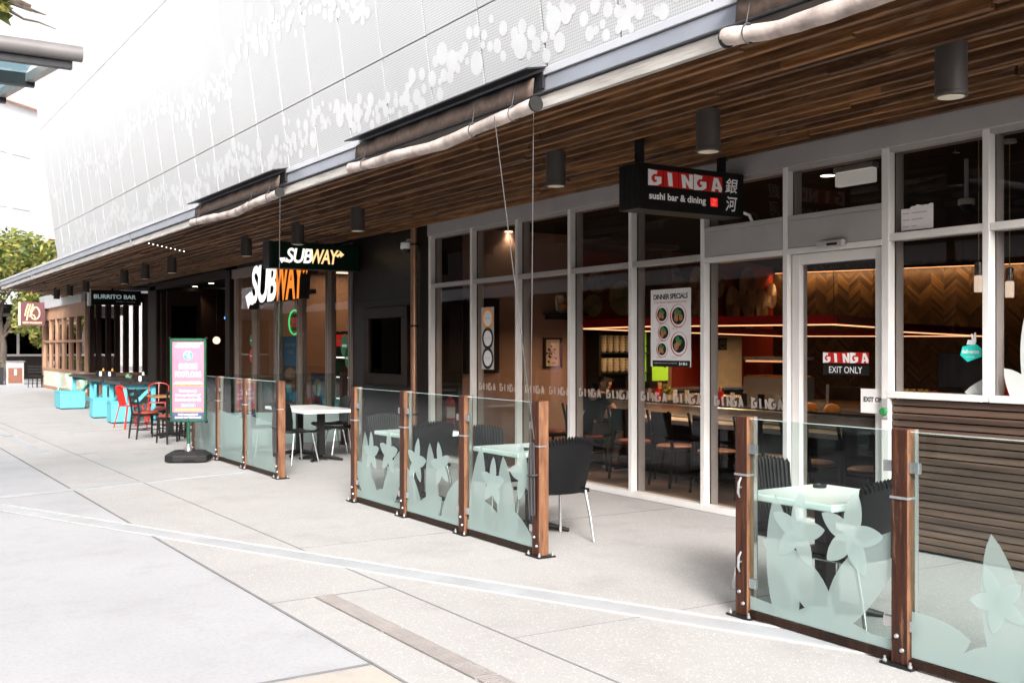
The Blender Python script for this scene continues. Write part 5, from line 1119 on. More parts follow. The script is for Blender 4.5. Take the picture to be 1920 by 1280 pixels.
# things along the bar
def sml(nm, cat, lb, build, grp=None): 
    t = thing(nm, lb, cat, (0, 0, 0), 0, grp); build(t); return t
for i, (u, v, c, lb) in enumerate(((1235, 757, 'red', 'red straw cup on the sushi bar under the dinner poster'), (1347, 763, 'red', 'red straw cup on the sushi bar right of the mullion'), (1560, 742, 'orange', 'orange plate cover on the conveyor seen through the door'), (1518, 746, 'orange', 'orange plate cover left of another seen through the door'))):
    p = W(u, v, x=8.95); t = thing('cup' if c == 'red' else 'plate_cover', lb, 'cup' if c == 'red' else 'plate cover', (p.x, p.y, .902))
    MB().lathe([(.055, 0), (.065, .16), (.058, .16), (.05, .02)] if c == 'red' else [(.09, 0), (.09, .03), (.06, .075), (.01, .09)], (0, 0, 0), 16).build('body', M[c], t, True)
    if c == 'red':
        m = MB(); q = random.Random(i)
        for _ in range(6): a, b = q.uniform(-.03, .03), q.uniform(-.03, .03); m.tube([(a, b, .02), (a * 1.6, b * 1.6, .24)], .006, 5)
        m.build('straws', M['gold'], t)
for u, v, lb, mt in ((1180, 742, 'small menu stand nearest the seated diner', 'gold'), (1196, 752, 'small dark menu stand beside the green leaves', 'black'), (1215, 748, 'white menu card left of the red straw cup', 'paper'), (1262, 752, 'white folded menu card right of the red straw cup', 'paper'), (1285, 748, 'small cream price card on the bar by the mullion', 'cream'), (1370, 757, 'white price card at the left of the door bay', 'paper'), (1392, 760, 'black menu stand in the pane left of the door', 'black'), (1425, 762, 'black menu stand with white print beside the door', 'black'), (1455, 760, 'white price card nearest the door mullion', 'paper')):
    p = W(u, v, x=9.0); t = thing('menu_stand', lb, 'menu stand', (p.x, p.y, .901), R(90) + rnd.uniform(-.3, .3), 'menu stands along the sushi bar'); MB().prism([(-.05, 0), (.05, 0), (.045, .15), (-.045, .15)], (0, -.02, 0), EXC, EYS, .008).build('card', M[mt], t); MB().box(-.06, .06, -.04, .04, 0, .012).build('foot', M['black'], t)
t = thing('bar_plant', 'small yellow green plant on the sushi bar by the seated diner', 'plant', (9.0, 10.4, .9)); MB().lathe([(.04, 0), (.05, .08)], (0, 0, 0), 12).build('pot', M['cream'], t, True); leaves(60, (0, 0, .13), (.09, .09, .06), .035, rq, 0).build('leaves', LF, t)
# bowls nested on kitchen shelves
t = thing('bowl_shelf', 'black kitchen shelf unit holding stacks of white bowls', 'shelf', (10.2, 13.3, .9), 0, None, True)
m = MB()
for z in (1.20, 1.52, 1.87): m.box(9.95, 10.98, 13.1, 13.45, z - .02, z)
for x in (9.94, 10.98): m.box(x - .02, x + .02, 13.1, 13.45, .93, 1.9)
m.build('shelf_board', M['iron'], t)
MB().box(9.95, 10.98, 13.452, 13.46, .93, 1.9).build('back_panel', M['darkmatt'], t)
bm = None
for z in (1.52, 1.20):
    for k in range(8):
        for j in range(6 if z > 1.4 else 5):
            if bm is None: bm = MB().lathe([(.022, 0), (.03, .004), (.052, .035), (.056, .052), (.05, .052), (.028, .012)], (0, 0, 0), 14).build('bowl', M['cream'], None, True); tag(bm, 'white bowl nested in one of the stacks on the black kitchen shelf', 'bowl', 'white bowls stacked on the kitchen shelf'); o = bm
            else: o = bm.copy(); COL.objects.link(o)
            o.location = (10.02 + k * .125, 13.28, z + .001 + j * .044)
# small wall things
t = thing('cat_figurine', 'small orange and white beckoning cat figurine on a black wall shelf', 'figurine', (9.36, 13.36, 2.13)); m = MB().ball((0, 0, .09), .075, 12, 1.2).ball((0, -.01, .22), .062, 12); m.tube([(-.07, -.02, .12), (-.10, -.03, .2), (-.09, -.05, .28)], [.025, .02, .02], 8); m.ball((.03, 0, .28), .02, 6).ball((-.03, 0, .28), .02, 6); m.build('body', M['cream'], t, True); MB().ball((.02, -.055, .10), .05, 10).build('bib', M['orange'], t, True)
t = thing('wall_shelf', 'short black shelf on the taupe wall carrying a cat figurine', 'shelf', (9.45, 13.35, 2.1)); MB().box(-.34, .34, -.15, .14, 0, .03).build('board', M['iron'], t); MB().box(-.3, .3, .1, .14, -.06, -.001).build('bracket', M['iron'], t)
a, b_ = W(1020, 690, y=13.47), W(1053, 633, y=13.47)
t = thing('framed_picture', 'framed pale picture of blossom on the taupe wall', 'picture', (a.x, 13.47, a.z), 0, None, True)
m = MB()
for q in ((a.x, a.x + .03, a.z, b_.z), (b_.x - .03, b_.x, a.z, b_.z), (a.x + .031, b_.x - .031, a.z, a.z + .03), (a.x + .031, b_.x - .031, b_.z - .03, b_.z)): m.box(q[0], q[1], 13.45, 13.495, q[2], q[3])
m.build('frame', M['iron'], t); MB().box(a.x + .03, b_.x - .03, 13.48, 13.49, a.z + .03, b_.z - .03).build('print', M['fan'], t); l = leaves(24, ((a.x + b_.x) / 2 - .05, 13.475, (a.z + b_.z) / 2 - .08), (.13, .001, .2), .05, rq, 0); l.v = [(p[0], 13.474 + .002 * (i % 3), p[2]) for i, p in enumerate(l.v)]; l.build('blossom', M['hood'], t)
a, b_ = W(874, 700, y=13.4), W(935, 560, y=13.4)
t = thing('timber_wall_panel', 'dark timber panel on the taupe wall behind round price stickers', 'panel', (a.x, 13.4, a.z), 0, None, True); MB().box(a.x, b_.x, 13.38, 13.49, a.z, b_.z).build('board', M['darkwood'], t)
a, b_ = W(903, 692, x=7.088), W(926, 575, x=7.088)
t = thing('price_sheet', 'pale window sheet with three round price stickers', 'sticker', (7.088, a.y, a.z), 0, None, True)
MB().box(7.086, 7.089, b_.y, a.y, a.z, b_.z).build('sheet', M['grey'], t); P0 = Vector((7.086, a.y, a.z)); ww, hh = a.y - b_.y, b_.z - a.z
for cy, mt in ((.82, 'orange'), (.50, 'black'), (.18, 'black')):
    q = MB().disc(P0, EXS, EYS, ww * .52, hh * cy, ww * .46, .001, 26).build('round_sticker', M[mt], t); MB().disc(P0, EXS, EYS, ww * .52, hh * cy, ww * .33, .002, 24).build('centre', M['paper'], q); MB().text('$5.80' if cy > .7 else ('$4.50' if cy > .3 else '$3.80'), P0 + Vector((0, -ww * .30, hh * cy - .012)), EXS, EYS, ww * .44, .026, .003).build('price', M['grey'], q)
p = W(842, 770, y=13.40); t = thing('fire_extinguisher', 'red fire extinguisher with a white label on the taupe wall', 'extinguisher', (p.x, 13.38, p.z - .2))
MB().lathe([(.07, 0), (.08, .02), (.08, .33), (.05, .39), (.03, .40), (.03, .43)], (0, 0, 0), 20).build('cylinder', M['red'], t, True); MB().box(-.03, .05, -.02, .02, .43, .47).build('valve', M['iron'], t); MB().tube([(-.02, 0, .45), (-.09, -.02, .42), (-.10, -.02, .2), (-.09, -.03, .06)], .012, 6).build('hose', M['iron'], t, True)
m = MB(); N = 8; m.v = [(.0815 * math.cos(R(-150 + 120 * i / N)), .0815 * math.sin(R(-150 + 120 * i / N)), z) for z in (.10, .26) for i in range(N + 1)]; m.f = [(i, i + 1, N + 2 + i, N + 1 + i) for i in range(N)]; m.build('label', M['paper'], t, True)
p = W(848, 731, y=13.49); t = thing('safety_sign', 'red and white fire extinguisher location sign above the extinguisher', 'sign', (p.x, 13.49, p.z)); MB().box(-.11, .11, 0, .005, -.14, .15).build('plate', M['paper'], t); MB().disc((0, -.001, .02), EXC, EYS, 0, 0, .1, .001, 24).build('disc', M['red'], t); MB().rect((0, -.001, 0), EXC, EYS, -.07, .07, .005, .025, .003).rect((0, -.001, 0), EXC, EYS, -.05, .05, .045, .06, .003).build('lettering', M['white'], t)
p = W(1230, 668, y=13.2); t = thing('green_panel', 'lime green lit panel with black brush strokes behind the dinner poster', 'panel', (p.x, 13.2, 1.0)); MB().box(-.26, .26, 0, .03, .05, .85).build('board', M['e_green2'], t)
m = MB()
for pl in ([(-.22, .62), (.0, .66), (.2, .6)], [(-.02, .78), (-.05, .5), (-.2, .3)], [(.02, .5), (.08, .35), (.2, .28)], [(-.16, .46), (.14, .5)]): m.tube([(a, -.004, b) for a, b in pl], [.02] * len(pl), 6)
m.build('brush_stroke', M['black'], t); MB().box(-.24, .24, -.01, .05, 0, .049).build('foot', M['iron'], t)
p = W(1357, 645, y=14.4); t = thing('wall_clock', 'square black wall clock on the small beige wall', 'clock', (p.x, 14.42, p.z)); MB().box(-.11, .11, 0, .04, -.11, .11).build('case', M['black'], t, bevel=.01); m = MB()
for k in range(12): a = k * math.pi / 6; m.disc((0, -.001, 0), EXC, EYS, .08 * math.cos(a), .08 * math.sin(a), .009, .001, 8)
m.bar((0, -.004, 0), (.03, -.004, .05), .008, .003).bar((0, -.004, 0), (-.05, -.004, .02), .006, .003); m.build('dial_mark', M['paper'], t)
a, b_ = W(1325, 690, y=14.5), W(1388, 630, y=14.5); t = thing('beige_wall_panel', 'small beige wall section carrying the black clock', 'wall', (a.x, 14.5, 0), 0, None, True); MB().box(a.x, b_.x, 14.46, 14.56, 0, b_.z).build('panel', M['cream'], t)
p0, p1 = W(1342, 702, x=9.9), W(1422, 682, x=9.9)
t = thing('sushi_display_case', 'curved glass sushi case glowing warm on the back counter', 'display case', (10.6, p0.y, .9), 0, None, True)
MB().box(10.42, 10.95, p1.y, p0.y, .9, 1.2).build('base', M['steel'], t); MB().box(10.45, 10.92, p1.y + .03, p0.y - .03, 1.2, 1.22).build('tray', M['orange'], t)
MB().box(10.42, 10.95, p1.y, p0.y, 1.43, 1.47).build('top', M['steel'], t); MB().box(10.44, 10.47, p1.y + .02, p0.y - .02, 1.40, 1.425).build('strip_light', M['e_led'], t); MB().box(10.42, 10.425, p1.y, p0.y, 1.2, 1.43).build('front_glass', M['glass'], t)
# suspended red light frame
t = thing('red_light_frame', 'thin red suspended frame with warm light strips over the sushi bar', 'light fitting', (9, 10, 1.85), 0, None, True)
ring = [W(1091, 616, z=1.87), W(1202, 612, z=1.87), W(1563, 608, z=1.87), W(1638, 613, z=1.87)]
far = [W(1091, 616, z=1.87), W(1466, 627, z=1.80), W(1850, 626, z=1.80)]
far[1] = W(1466, 630, x=14.2); far[2] = W(1850, 630, x=15.2); ring2 = [W(1655, 620, x=12.0), W(1843, 630, x=13.4)]
mb = MB(); ml = MB()
for pl in (ring, far, ring2):
    for a, b in zip(pl, pl[1:]):
        mb.bar(a + Vector((0, 0, .06)), b + Vector((0, 0, .06)), .06, .11); ml.bar(a - Vector((0, 0, .002)), b - Vector((0, 0, .002)), .035, .014)
mb.build('frame', M['red'], t); ml.build('light_strip', M['e_led'], t)
m = MB()
for p in ring[1:] + far[1:]: m.tube([p + Vector((0, 0, .1)), Vector((p.x, p.y, 3.38))], .004, 5)
m.build('suspension_wire', M['wire'], t)
def area(nm, a, b, wd, e, col=(1, .62, .32), down=Vector((0, 0, -1)), parent=None):
    a, b = Vector(a), Vector(b); l = bpy.data.lights.new(nm, 'AREA'); l.shape = 'RECTANGLE'; l.size = (b - a).length; l.size_y = wd; l.energy = e; l.color = col
    o = bpy.data.objects.new(nm, l); COL.objects.link(o); o.location = (a + b) / 2; x = (b - a).normalized(); z = -down; y = z.cross(x).normalized(); z = x.cross(y)
    o.rotation_euler = Matrix((x, y, z)).transposed().to_euler(); return o
area('light_frame_glow', ring[1] - Vector((0, 0, .03)), ring[2] - Vector((0, 0, .03)), .05, 26)
area('light_frame_glow', far[0] - Vector((0, 0, .03)), far[1] - Vector((0, 0, .03)), .05, 34)
# cove light along the top of the herringbone wall
t = thing('cove_light', 'warm light strip along the top of the herringbone timber wall', 'light fitting', (17, 15, 3.2), 0, None, True)
a, b_ = IC + IY * .1 - IX * .12 + Vector((0, 0, 3.27)), IC + IY * 9 - IX * .12 + Vector((0, 0, 3.27))
MB().bar(a, b_, .05, .05).build('housing', M['iron'], t); MB().bar(a - Vector((0, 0, .03)), b_ - Vector((0, 0, .03)), .04, .008).build('light_strip', M['e_led'], t)
area('cove_glow', a - Vector((0, 0, .06)) - IX * .1, b_ - Vector((0, 0, .06)) - IX * .1, .06, 26, (1, .58, .26), (Vector((0, 0, -1)) + IX * .5).normalized())
# pendants, downlights, detectors
def pendant(u, v, x, lb):
    p = W(u, v, x=x); t = thing('glass_pendant', lb, 'pendant lamp', (p.x, p.y, p.z), 0, 'clear glass cylinder pendants')
    zc = 3.384 - p.z; MB().tube([(0, 0, .27), (0, 0, zc - .03)], .0045, 6).build('cord', M['gold'], t); MB().lathe([(.06, zc - .03), (.055, zc)], (0, 0, 0), 18).build('ceiling_rose', M['white'], t, True)
    m = MB(); N = 22
    m.v = [(.062 * math.cos(6.2832 * i / N), .062 * math.sin(6.2832 * i / N), z) for z in (0, .24) for i in range(N)]; m.f = [(i, (i + 1) % N, N + (i + 1) % N, N + i) for i in range(N)]; m.build('glass_shade', glass('pendant glass', (.93, .92, .9), 1.6, .05), t, True)
    MB().lathe([(.03, .16), (.034, .27), (.01, .28)], (0, 0, 0), 16).build('lamp_holder', M['chrome'], t, True); MB().lathe([(.033, .02), (.036, .03), (.036, .15), (.03, .158)], (0, 0, 0), 18).build('bulb', emit('frosted bulb', (1, .82, .66), .4), t, True)
pendant(1835, 552, 8.0, 'clear glass pendant left of the far right mullion'); pendant(1893, 562, 8.4, 'clear glass pendant right of the far right mullion, nearer the photo edge')
def dl(u, v, z, lb, x=None):
    p = W(u, v, z=z); t = thing('ceiling_lamp', lb, 'ceiling lamp', (p.x, p.y, z), 0, 'round recessed ceiling lamps'); MB().lathe([(.075, 0), (.07, -.006), (.02, -.008)][::-1], (0, 0, 0), 20).build('lens', M['e_lamp'], t, True); MB().lathe([(.095, .003), (.095, -.003), (.078, -.004)], (0, 0, 0), 20).build('trim_ring', M['iron'], t, True)
    l = bpy.data.lights.new('lamp_glow', 'SPOT'); l.energy = 16; l.color = (1, .72, .45); l.spot_size = R(110); l.spot_blend = .6; l.shadow_soft_size = .06; o = bpy.data.objects.new('lamp_glow', l); COL.objects.link(o); o.location = (p.x, p.y, z - .03)
for u, v, lb in ((1552, 329, 'round ceiling lamp behind the window above the sliding door'), (953, 434, 'round ceiling lamp at the top of the third upper window'), ): dl(u, v, 3.375, lb)
p = W(1812, 384, z=2.95); t = thing('dome_camera', 'white dome camera inside the upper right window', 'camera', (p.x, p.y, p.z)); MB().lathe([(.075, .0), (.075, .05), (.06, .06)], (0, 0, 0), 20).build('base', M['white'], t, True); MB().ball((0, 0, 0), .06, 14).build('dome', M['dark'], t, True); MB().tube([(0, 0, .06), (0, 0, 3.384 - p.z)], .02, 8).build('stem', M['white'], t)
for u, v, lb in ((1792, 284, 'small sprinkler head hanging inside the upper right window'), (1210, 402, 'small sprinkler head behind the window under the hanging restaurant sign')):
    p = W(u, v, z=3.25); t = thing('sprinkler', lb, 'sprinkler', p); MB().tube([(0, 0, 0), (0, 0, 3.384 - p.z)], .012, 8).build('pipe', M['chrome'], t); MB().lathe([(.03, -.012), (.03, -.006), (.012, 0)], (0, 0, 0), 12).build('deflector', M['chrome'], t, True)
p0, p1 = W(1570, 352, x=7.7), W(1640, 303, x=7.7)
t = thing('exit_light_box', 'blank white light box hanging behind the window above the door', 'light box', (7.7, p0.y, p0.z), 0, None, True); MB().box(7.66, 7.74, p1.y, p0.y, p0.z, p1.z - .05).build('diffuser', emit('dim light box face', (.9, .88, .84), .13), t, bevel=.01); MB().box(7.65, 7.75, p1.y - .01, p0.y + .01, p1.z - .049, p1.z).build('housing', M['paper'], t, bevel=.006); MB().box(7.69, 7.71, p1.y + .1, p0.y - .1, p1.z, 3.384).build('bracket', M['white'], t)
t = thing('track_spotlight', 'black track spotlight at the top of the first upper window', 'spotlight', W(866, 455, x=7.9)); MB().tube([(-.05, .03, .02), (.06, -.05, -.13)], .045, 12).build('head', M['iron'], t, True); MB().box(-.01, .2, -.02, .02, .03, .06).build('bracket', M['white'], t)
# service counter by the right-hand windows
t = thing('service_counter', 'dark service counter behind the slatted wall windows', 'counter', (7.6, 4, 0), 0, None, True); MB().box(7.26, 8.1, 1.6, 5.44, .01, 1.16).build('body', M['iron'], t); MB().box(7.25, 8.12, 1.55, 5.45, 1.16, 1.2).build('counter_top', M['darkwood'], t)
p = W(1798, 728, x=7.75); t = thing('till_monitor', 'black till monitor seen from behind on the service counter', 'monitor', (7.75, p.y, 1.2), R(-62)); MB().prism([(-.17, .06), (.17, .06), (.17, .36), (-.17, .36)], (0, 0, 0), EXC, (0, .17, .985), .03).build('screen', M['plastic'], t, bevel=.006); MB().box(-.1, .1, -.07, .1, 0, .02).build('foot', M['plastic'], t); MB().box(-.03, .03, 0, .03, .02, .2).build('neck', M['plastic'], t)
p = W(1842, 700, x=7.9); t = thing('card_rack', 'black rack with small silver knobs beside the till monitor', 'rack', (7.9, p.y, 1.2), R(-80)); MB().box(-.1, .1, 0, .06, 0, .30).build('case', M['iron'], t); m = MB()
for z in (.06, .16, .26):
    for x in (-.06, .05): m.ball((x, -.004, z), .008, 6)
m.build('knob', M['chrome'], t, True)
for u, c, lb in ((1701, 'yellow', 'yellow sauce tub at the left of the window ledge'), (1712, 'orange', 'orange sauce tub second on the window ledge'), (1727, 'yellow', 'yellow sauce tub in the middle of the window ledge'), (1738, 'yellow', 'yellow sauce tub beside a red jar on the window ledge'), (1751, 'red', 'red jar on the window ledge by the till monitor')):
    p = W(u, 728, x=7.5); t = thing('sauce_tub', lb, 'sauce tub', (7.5, p.y, 1.2), 0, 'sauce tubs on the window ledge'); MB().lathe([(.022, 0), (.027, .05), (.024, .055)], (0, 0, 0), 12).build('tub', M[c], t, True); MB().lathe([(.028, .055), (.028, .063)], (0, 0, 0), 12).build('lid', M['black'], t, True)
p = W(1885, 690, x=7.7); t = thing('snack_packet', 'red and white snack packet beside the milky petal film', 'packet', (7.7, p.y, 1.2)); MB().prism([(-.06, 0), (.06, 0), (.05, .2), (-.05, .2)], (0, .02, 0), EXS, EYS, .03).build('packet', M['red'], t); MB().flat([(-.04, .05), (.04, .05), (.03, .13), (-.03, .14)], (-.031, .02, 0), EXS, EYS, .004).build('label', M['yellow'], t)

# ---------------------------------------------------------------- the seated diner
def skin(nm, verts, edges, radii, mat, parent, root=0, sub=2):
    me = bpy.data.meshes.new(nm); me.from_pydata(verts, edges, []); me.materials.append(mat); o = bpy.data.objects.new(nm, me); COL.objects.link(o)
    o.modifiers.new('skin', 'SKIN'); lay = me.skin_vertices[0] if me.skin_vertices else None
    if lay is None:
        bpy.context.view_layer.objects.active = o; lay = me.attributes.new('skin_vert', 'FLOAT', 'POINT')
    for i, r in enumerate(radii):
        rx, ry = r if isinstance(r, tuple) else (r, r); lay.data[i].radius = (rx, ry)
    lay.data[root].use_root = True
    s = o.modifiers.new('sub', 'SUBSURF'); s.levels = s.render_levels = sub
    for p in me.polygons: p.use_smooth = True
    o.parent = parent; return o
pz = thing('person', 'person in a black t-shirt and dark shorts seated at the sushi bar, seen from behind', 'person', (8.05, 10.82, 0), 0)
V = [(0, 0, .54), (.04, 0, .70), (.10, 0, .86), (.14, 0, .95), (.19, 0, 1.02), (.23, 0, 1.09), (.25, 0, 1.16),
     (.13, .17, .95), (.24, .23, .74), (.42, .13, .75), (.13, -.17, .95), (.24, -.24, .75), (.43, -.13, .755),
     (.02, .09, .53), (.40, .13, .53), (.36, .13, .12), (.44, .14, .05), (.02, -.09, .53), (.40, -.14, .53), (.28, -.13, .13), (.36, -.14, .055)]
E = [(0,1),(1,2),(2,3),(3,4),(4,5),(5,6),(3,7),(7,8),(8,9),(3,10),(10,11),(11,12),(0,13),(13,14),(14,15),(15,16),(0,17),(17,18),(18,19),(19,20)]
Rr = [(.15,.12),(.13,.11),(.15,.11),(.12,.09),.055,(.075,.08),(.075,.085),.06,.042,.032,.06,.042,.032,.085,.062,.042,.035,.085,.062,.042,.035]
body = skin('body', V, E, Rr, M['skin'], pz)
for sy, c in ((1, (.47, .11, .755)), (-1, (.48, -.11, .76))):   # hands resting on the ledge: palm and five bent fingers
    hv = [(c[0]-.05, c[1], c[2]), (c[0]+.0, c[1]-.008*sy, c[2]+.004)]; he = [(0, 1)]; hr = [(.026,.018), (.034,.014)]
    for k, (dy, ln) in enumerate(((.027, .07), (.009, .08), (-.009, .076), (-.026, .06))):
        n = len(hv); hv += [(c[0]+.03, c[1]+dy, c[2]+.006), (c[0]+.03+ln*.5, c[1]+dy*1.15, c[2]+.004), (c[0]+.03+ln*.85, c[1]+dy*1.1, c[2]-.014)]; he += [(1, n), (n, n+1), (n+1, n+2)]; hr += [.0095, .0085, .007]
    n = len(hv); hv += [(c[0]-.015, c[1]-.035*sy, c[2]-.002), (c[0]+.02, c[1]-.05*sy, c[2]-.008), (c[0]+.045, c[1]-.048*sy, c[2]-.014)]; he += [(0, n), (n, n+1), (n+1, n+2)]; hr += [.012, .0105, .008]
    skin('hand', hv, he, hr, M['skin'], pz, 0, 1)
skin('t_shirt', [(0, 0, .50), (.04, 0, .70), (.10, 0, .86), (.135, 0, .965), (.13, .175, .955), (.19, .21, .84), (.13, -.175, .955), (.19, -.22, .85)], [(0,1),(1,2),(2,3),(3,4),(4,5),(3,6),(6,7)], [(.175,.14),(.155,.13),(.175,.125),(.13,.10),.078,.068,.078,.068], M['cloth'], pz)
skin('shorts', [(.0, 0, .55), (.03, .09, .535), (.33, .13, .535), (.03, -.09, .535), (.33, -.14, .535)], [(0,1),(1,2),(0,3),(3,4)], [(.165,.125),.105,.085,.105,.085], M['cloth'], pz)
skin('hair', [(.215, 0, 1.12), (.235, 0, 1.19), (.19, 0, 1.10)], [(0,1),(0,2)], [(.088,.09),(.08,.08),(.05,.06)], M['hair'], pz)
fm = MB()
for sy in (-1, 1): fm.ball((.245, sy * .083, 1.12), .02, 8, 1.5)
fm.tube([(.315, 0, 1.145), (.34, 0, 1.115), (.318, 0, 1.105)], [.01, .014, .008], 6)
fm.build('ears_and_nose', M['skin'], pz, True); m = MB()
for sy in (-1, 1): m.ball((.318, sy * .03, 1.15), .010, 8)
m.build('eye', M['paper'], pz, True); MB().tube([(.315, -.022, 1.075), (.324, 0, 1.073), (.315, .022, 1.075)], .006, 6).build('mouth', M['red'], pz, True)
for x, y in ((.44, .14), (.36, -.14)):
    m = MB().tube([(x - .10, y, .045), (x - .02, y, .05), (x + .08, y, .04), (x + .15, y, .028)], [.042, .048, .042, .024], 10); so_ = m.build('shoe', M['hood'], pz, True); MB().tube([(x - .11, y, .014), (x + .05, y, .014), (x + .16, y, .014)], [.038, .044, .026], 10).build('sole', M['white'], so_, True)
copy_tree(c1, None, loc=(8.0, 10.82, 0), rz=0, label='black bar chair with a red seat inside, carrying the seated diner')

# ---------------------------------------------------------------- inside the sandwich shop and the bar
t = thing('neon_open_sign', 'red neon OPEN sign in a green neon ring inside the glass doors', 'neon sign', (7.2, 19, 1.9), 0, None, True)
p = W(552, 604, x=7.25); P0 = Vector((7.25, p.y, p.z)); RX, RZ = .30, .235
MB().tube([P0 + Vector((0, RX * math.cos(a), RZ * math.sin(a))) for a in [i * math.pi / 14 for i in range(29)]], .014, 8).build('ring', M['e_green'], t)
MB().text('OPEN', P0 + Vector((0, .21, -.09)), EXS, EYS, .42, .18, .005, -.02).build('lettering', M['e_red'], t); MB().box(7.27, 7.275, p.y - .26, p.y + .26, p.z - .16, p.z + .16).build('back_board', paint('dark red board', (.04, .003, .004), .4), t); MB().tube([P0 + Vector((.01, 0, .24)), Vector((7.26, p.y, 3.29))], .006, 5).build('cord', M['dark'], t)
a, b_ = W(531, 760, x=7.2), W(558, 630, x=7.2)
t = poster('window_poster', 'tall teal window poster with a burger picture under the neon sign', 'poster', 7.2, b_.y, a.y, a.z + .1, b_.z, 'blue'); P0 = Vector((7.2, a.y, a.z + .1)); ww, hh = a.y - b_.y, b_.z - a.z - .1
MB().rect(P0, EXS, EYS, .05, ww - .05, hh * .15, hh * .55, .001).build('picture', M['navy'], t); f = MB().disc(P0, EXS, EYS, ww * .5, hh * .42, ww * .36, .002, 20, hh * .10).build('bun', M['bread'], t); MB().rect(P0, EXS, EYS, ww * .14, ww * .86, hh * .27, hh * .36, .003).build('filling', M['food'], t); MB().rect(P0, EXS, EYS, ww * .16, ww * .84, hh * .22, hh * .27, .003).build('bun', M['bread'], t)
MB().text('Great Combo', P0 + Vector((0, -ww * .15, hh * .85)), EXS, EYS, ww * .7, .07, .001, .01).text('+ Taste', P0 + Vector((0, -ww * .3, hh * .74)), EXS, EYS, ww * .4, .06, .001, .01).build('lettering', M['white'], t)
a, b_ = W(583, 760, x=7.2), W(608, 700, x=7.2)
t = poster('cookie_poster', 'small dark poster of chips in the lower window right of the tall teal poster', 'poster', 7.2, b_.y, a.y, a.z + .05, b_.z, 'navy'); MB().disc((7.2, a.y, a.z), EXS, EYS, (a.y - b_.y) * .5, .35, .2, .001, 14, .16).build('picture', M['bread'], t)
for u, v, sz, mt, lb in ((471, 638, .10, 'greenprint', 'small green sticker on the left door stile'), (471, 667, .11, 'red', 'round red no entry sticker on the left door'), (653, 671, .14, 'greenprint', 'oval green door sign on the right shop door'), (646, 648, .16, 'greenprint', 'green leaf poster above the oval green sign')):
    p = W(u, v, x=7.085); t = thing('door_sticker', lb, 'sticker', (7.085, p.y, p.z)); q = MB().disc((0, 0, 0), EXS, EYS, 0, 0, sz, 0, 24, sz * 1.25).build('sticker', M[mt], t); MB().rect((0, 0, 0), EXS, EYS, -sz * .6, sz * .6, -sz * .14, sz * .14, .002).build('mark', M['white'], q)
p = W(648, 615, x=7.7); t = thing('drinks_fridge', 'drinks fridge with a red lit header and bottles behind the right door', 'fridge', (7.8, p.y, 0)); MB().box(-.05, .6, -.6, .6, 0, 1.9).build('cabinet', M['iron'], t); MB().box(-.07, -.051, -.58, .58, 1.62, 1.84).build('header', M['e_redpanel'], t); MB().text('enjoy nice cold drinks', (-.072, .54, 1.68), EXS, EYS, 1.06, .1, .001, .01).build('lettering', M['white'], t)
m = MB()
for z in (.25, .65, 1.05, 1.42): m.box(-.055, -.051, -.56, .56, z - .02, z)
m.build('shelf', M['e_tube'], t); m = MB(); mr = MB(); q = random.Random(9)
for z in (.25, .65, 1.05):
    for k in range(11): (m if q.random() < .5 else mr).lathe([(.03, 0), (.034, .18), (.014, .25), (.014, .28)], (-.09, -.5 + k * .1, z + .001), 8)
m.build('bottles', M['greenprint'], t, True); mr.build('bottles', M['red'], t, True); MB().box(-.16, -.056, -.56, .56, .02, .05).build('kick_plate', M['steel'], t)
p = W(662, 503, z=3.29)
for u, v, lb in ((648, 518, 'small ceiling lamp inside the right end of the sandwich shop'), ): dl(u, v, 3.29, lb)
area('shop_ceiling_glow', (9.5, 15.6, 3.27), (9.5, 22.2, 3.27), 1.2, 45, (1, .74, .5))
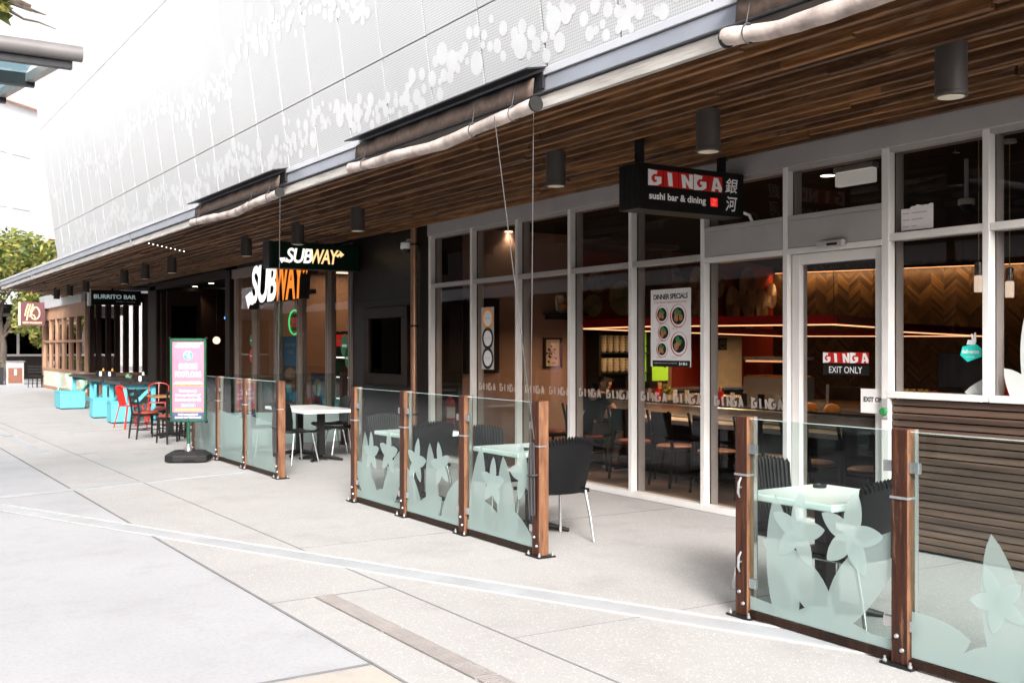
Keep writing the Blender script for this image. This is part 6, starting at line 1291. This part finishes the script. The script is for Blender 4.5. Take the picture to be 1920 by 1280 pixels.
t = thing('ceiling_panel_light', 'row of warm ceiling panels inside the sandwich shop', 'ceiling light', (9.5, 19, 3.28), 0, None, True); m = MB()
for y in (16.4, 18.2, 20, 21.8): m.box(9.2, 9.8, y - .3, y + .3, 3.275, 3.295)
m.build('panel', emit('panel light', (1, .85, .65), .7), t)
t = thing('serving_counter', 'serving counter with a steel front inside the sandwich shop', 'counter', (9, 19, 0), 0, None, True); MB().box(9.3, 10, 17.6, 22.2, .01, 1.0).build('front', M['subframe'], t); MB().box(9.28, 10.05, 17.6, 22.2, 1.0, 1.04).build('counter_top', M['steel'], t)
for u, v, lb in ((339, 543, 'round ceiling lamp at the left of the dark bar'), (366, 537, 'round ceiling lamp second from the left in the dark bar'), (396, 531, 'round ceiling lamp third from the left in the dark bar'), (401, 549, 'round ceiling lamp set deeper and lower in the dark bar')): dl(u, v, 3.34, lb)
p = W(406, 638, x=8.5); t = thing('globe_lamp', 'glowing round globe lamp inside the dark bar', 'lamp', p); MB().ball((0, 0, 0), .10, 18).build('globe', emit('globe', (1, .62, .4), .6), t, True); MB().tube([(0, 0, .10), (0, 0, 3.34 - p.z)], .008, 6).build('cord', M['dark'], t)
for u, v, lb in ((392, 598, 'small blue lamp at the left of the dark bar ceiling'), (424, 596, 'small blue lamp at the right of the dark bar ceiling')): p = W(u, v, x=8.8); t = thing('blue_lamp', lb, 'lamp', p, 0, 'small blue lamps in the bar'); MB().ball((0, 0, 0), .05, 8).build('bulb', M['e_blue'], t, True); MB().tube([(0, 0, .05), (0, 0, 3.34 - p.z)], .006, 5).build('cord', M['dark'], t)
# dome camera on the black pier
p = W(762, 463, x=6.93); t = thing('dome_camera', 'white dome camera on an arm high on the black pier wall', 'camera', p); MB().lathe([(.085, -.03), (.09, 0), (.085, .06), (.05, .075)], (0, 0, 0), 20).build('housing', M['white'], t, True); MB().ball((0, 0, -.03), .06, 14).build('dome', M['dark'], t, True); MB().tube([(0, 0, .07), (.02, 0, .10), (.07, -.02, .11), (.13, -.02, .10)], .02, 8).build('arm', M['white'], t, True)
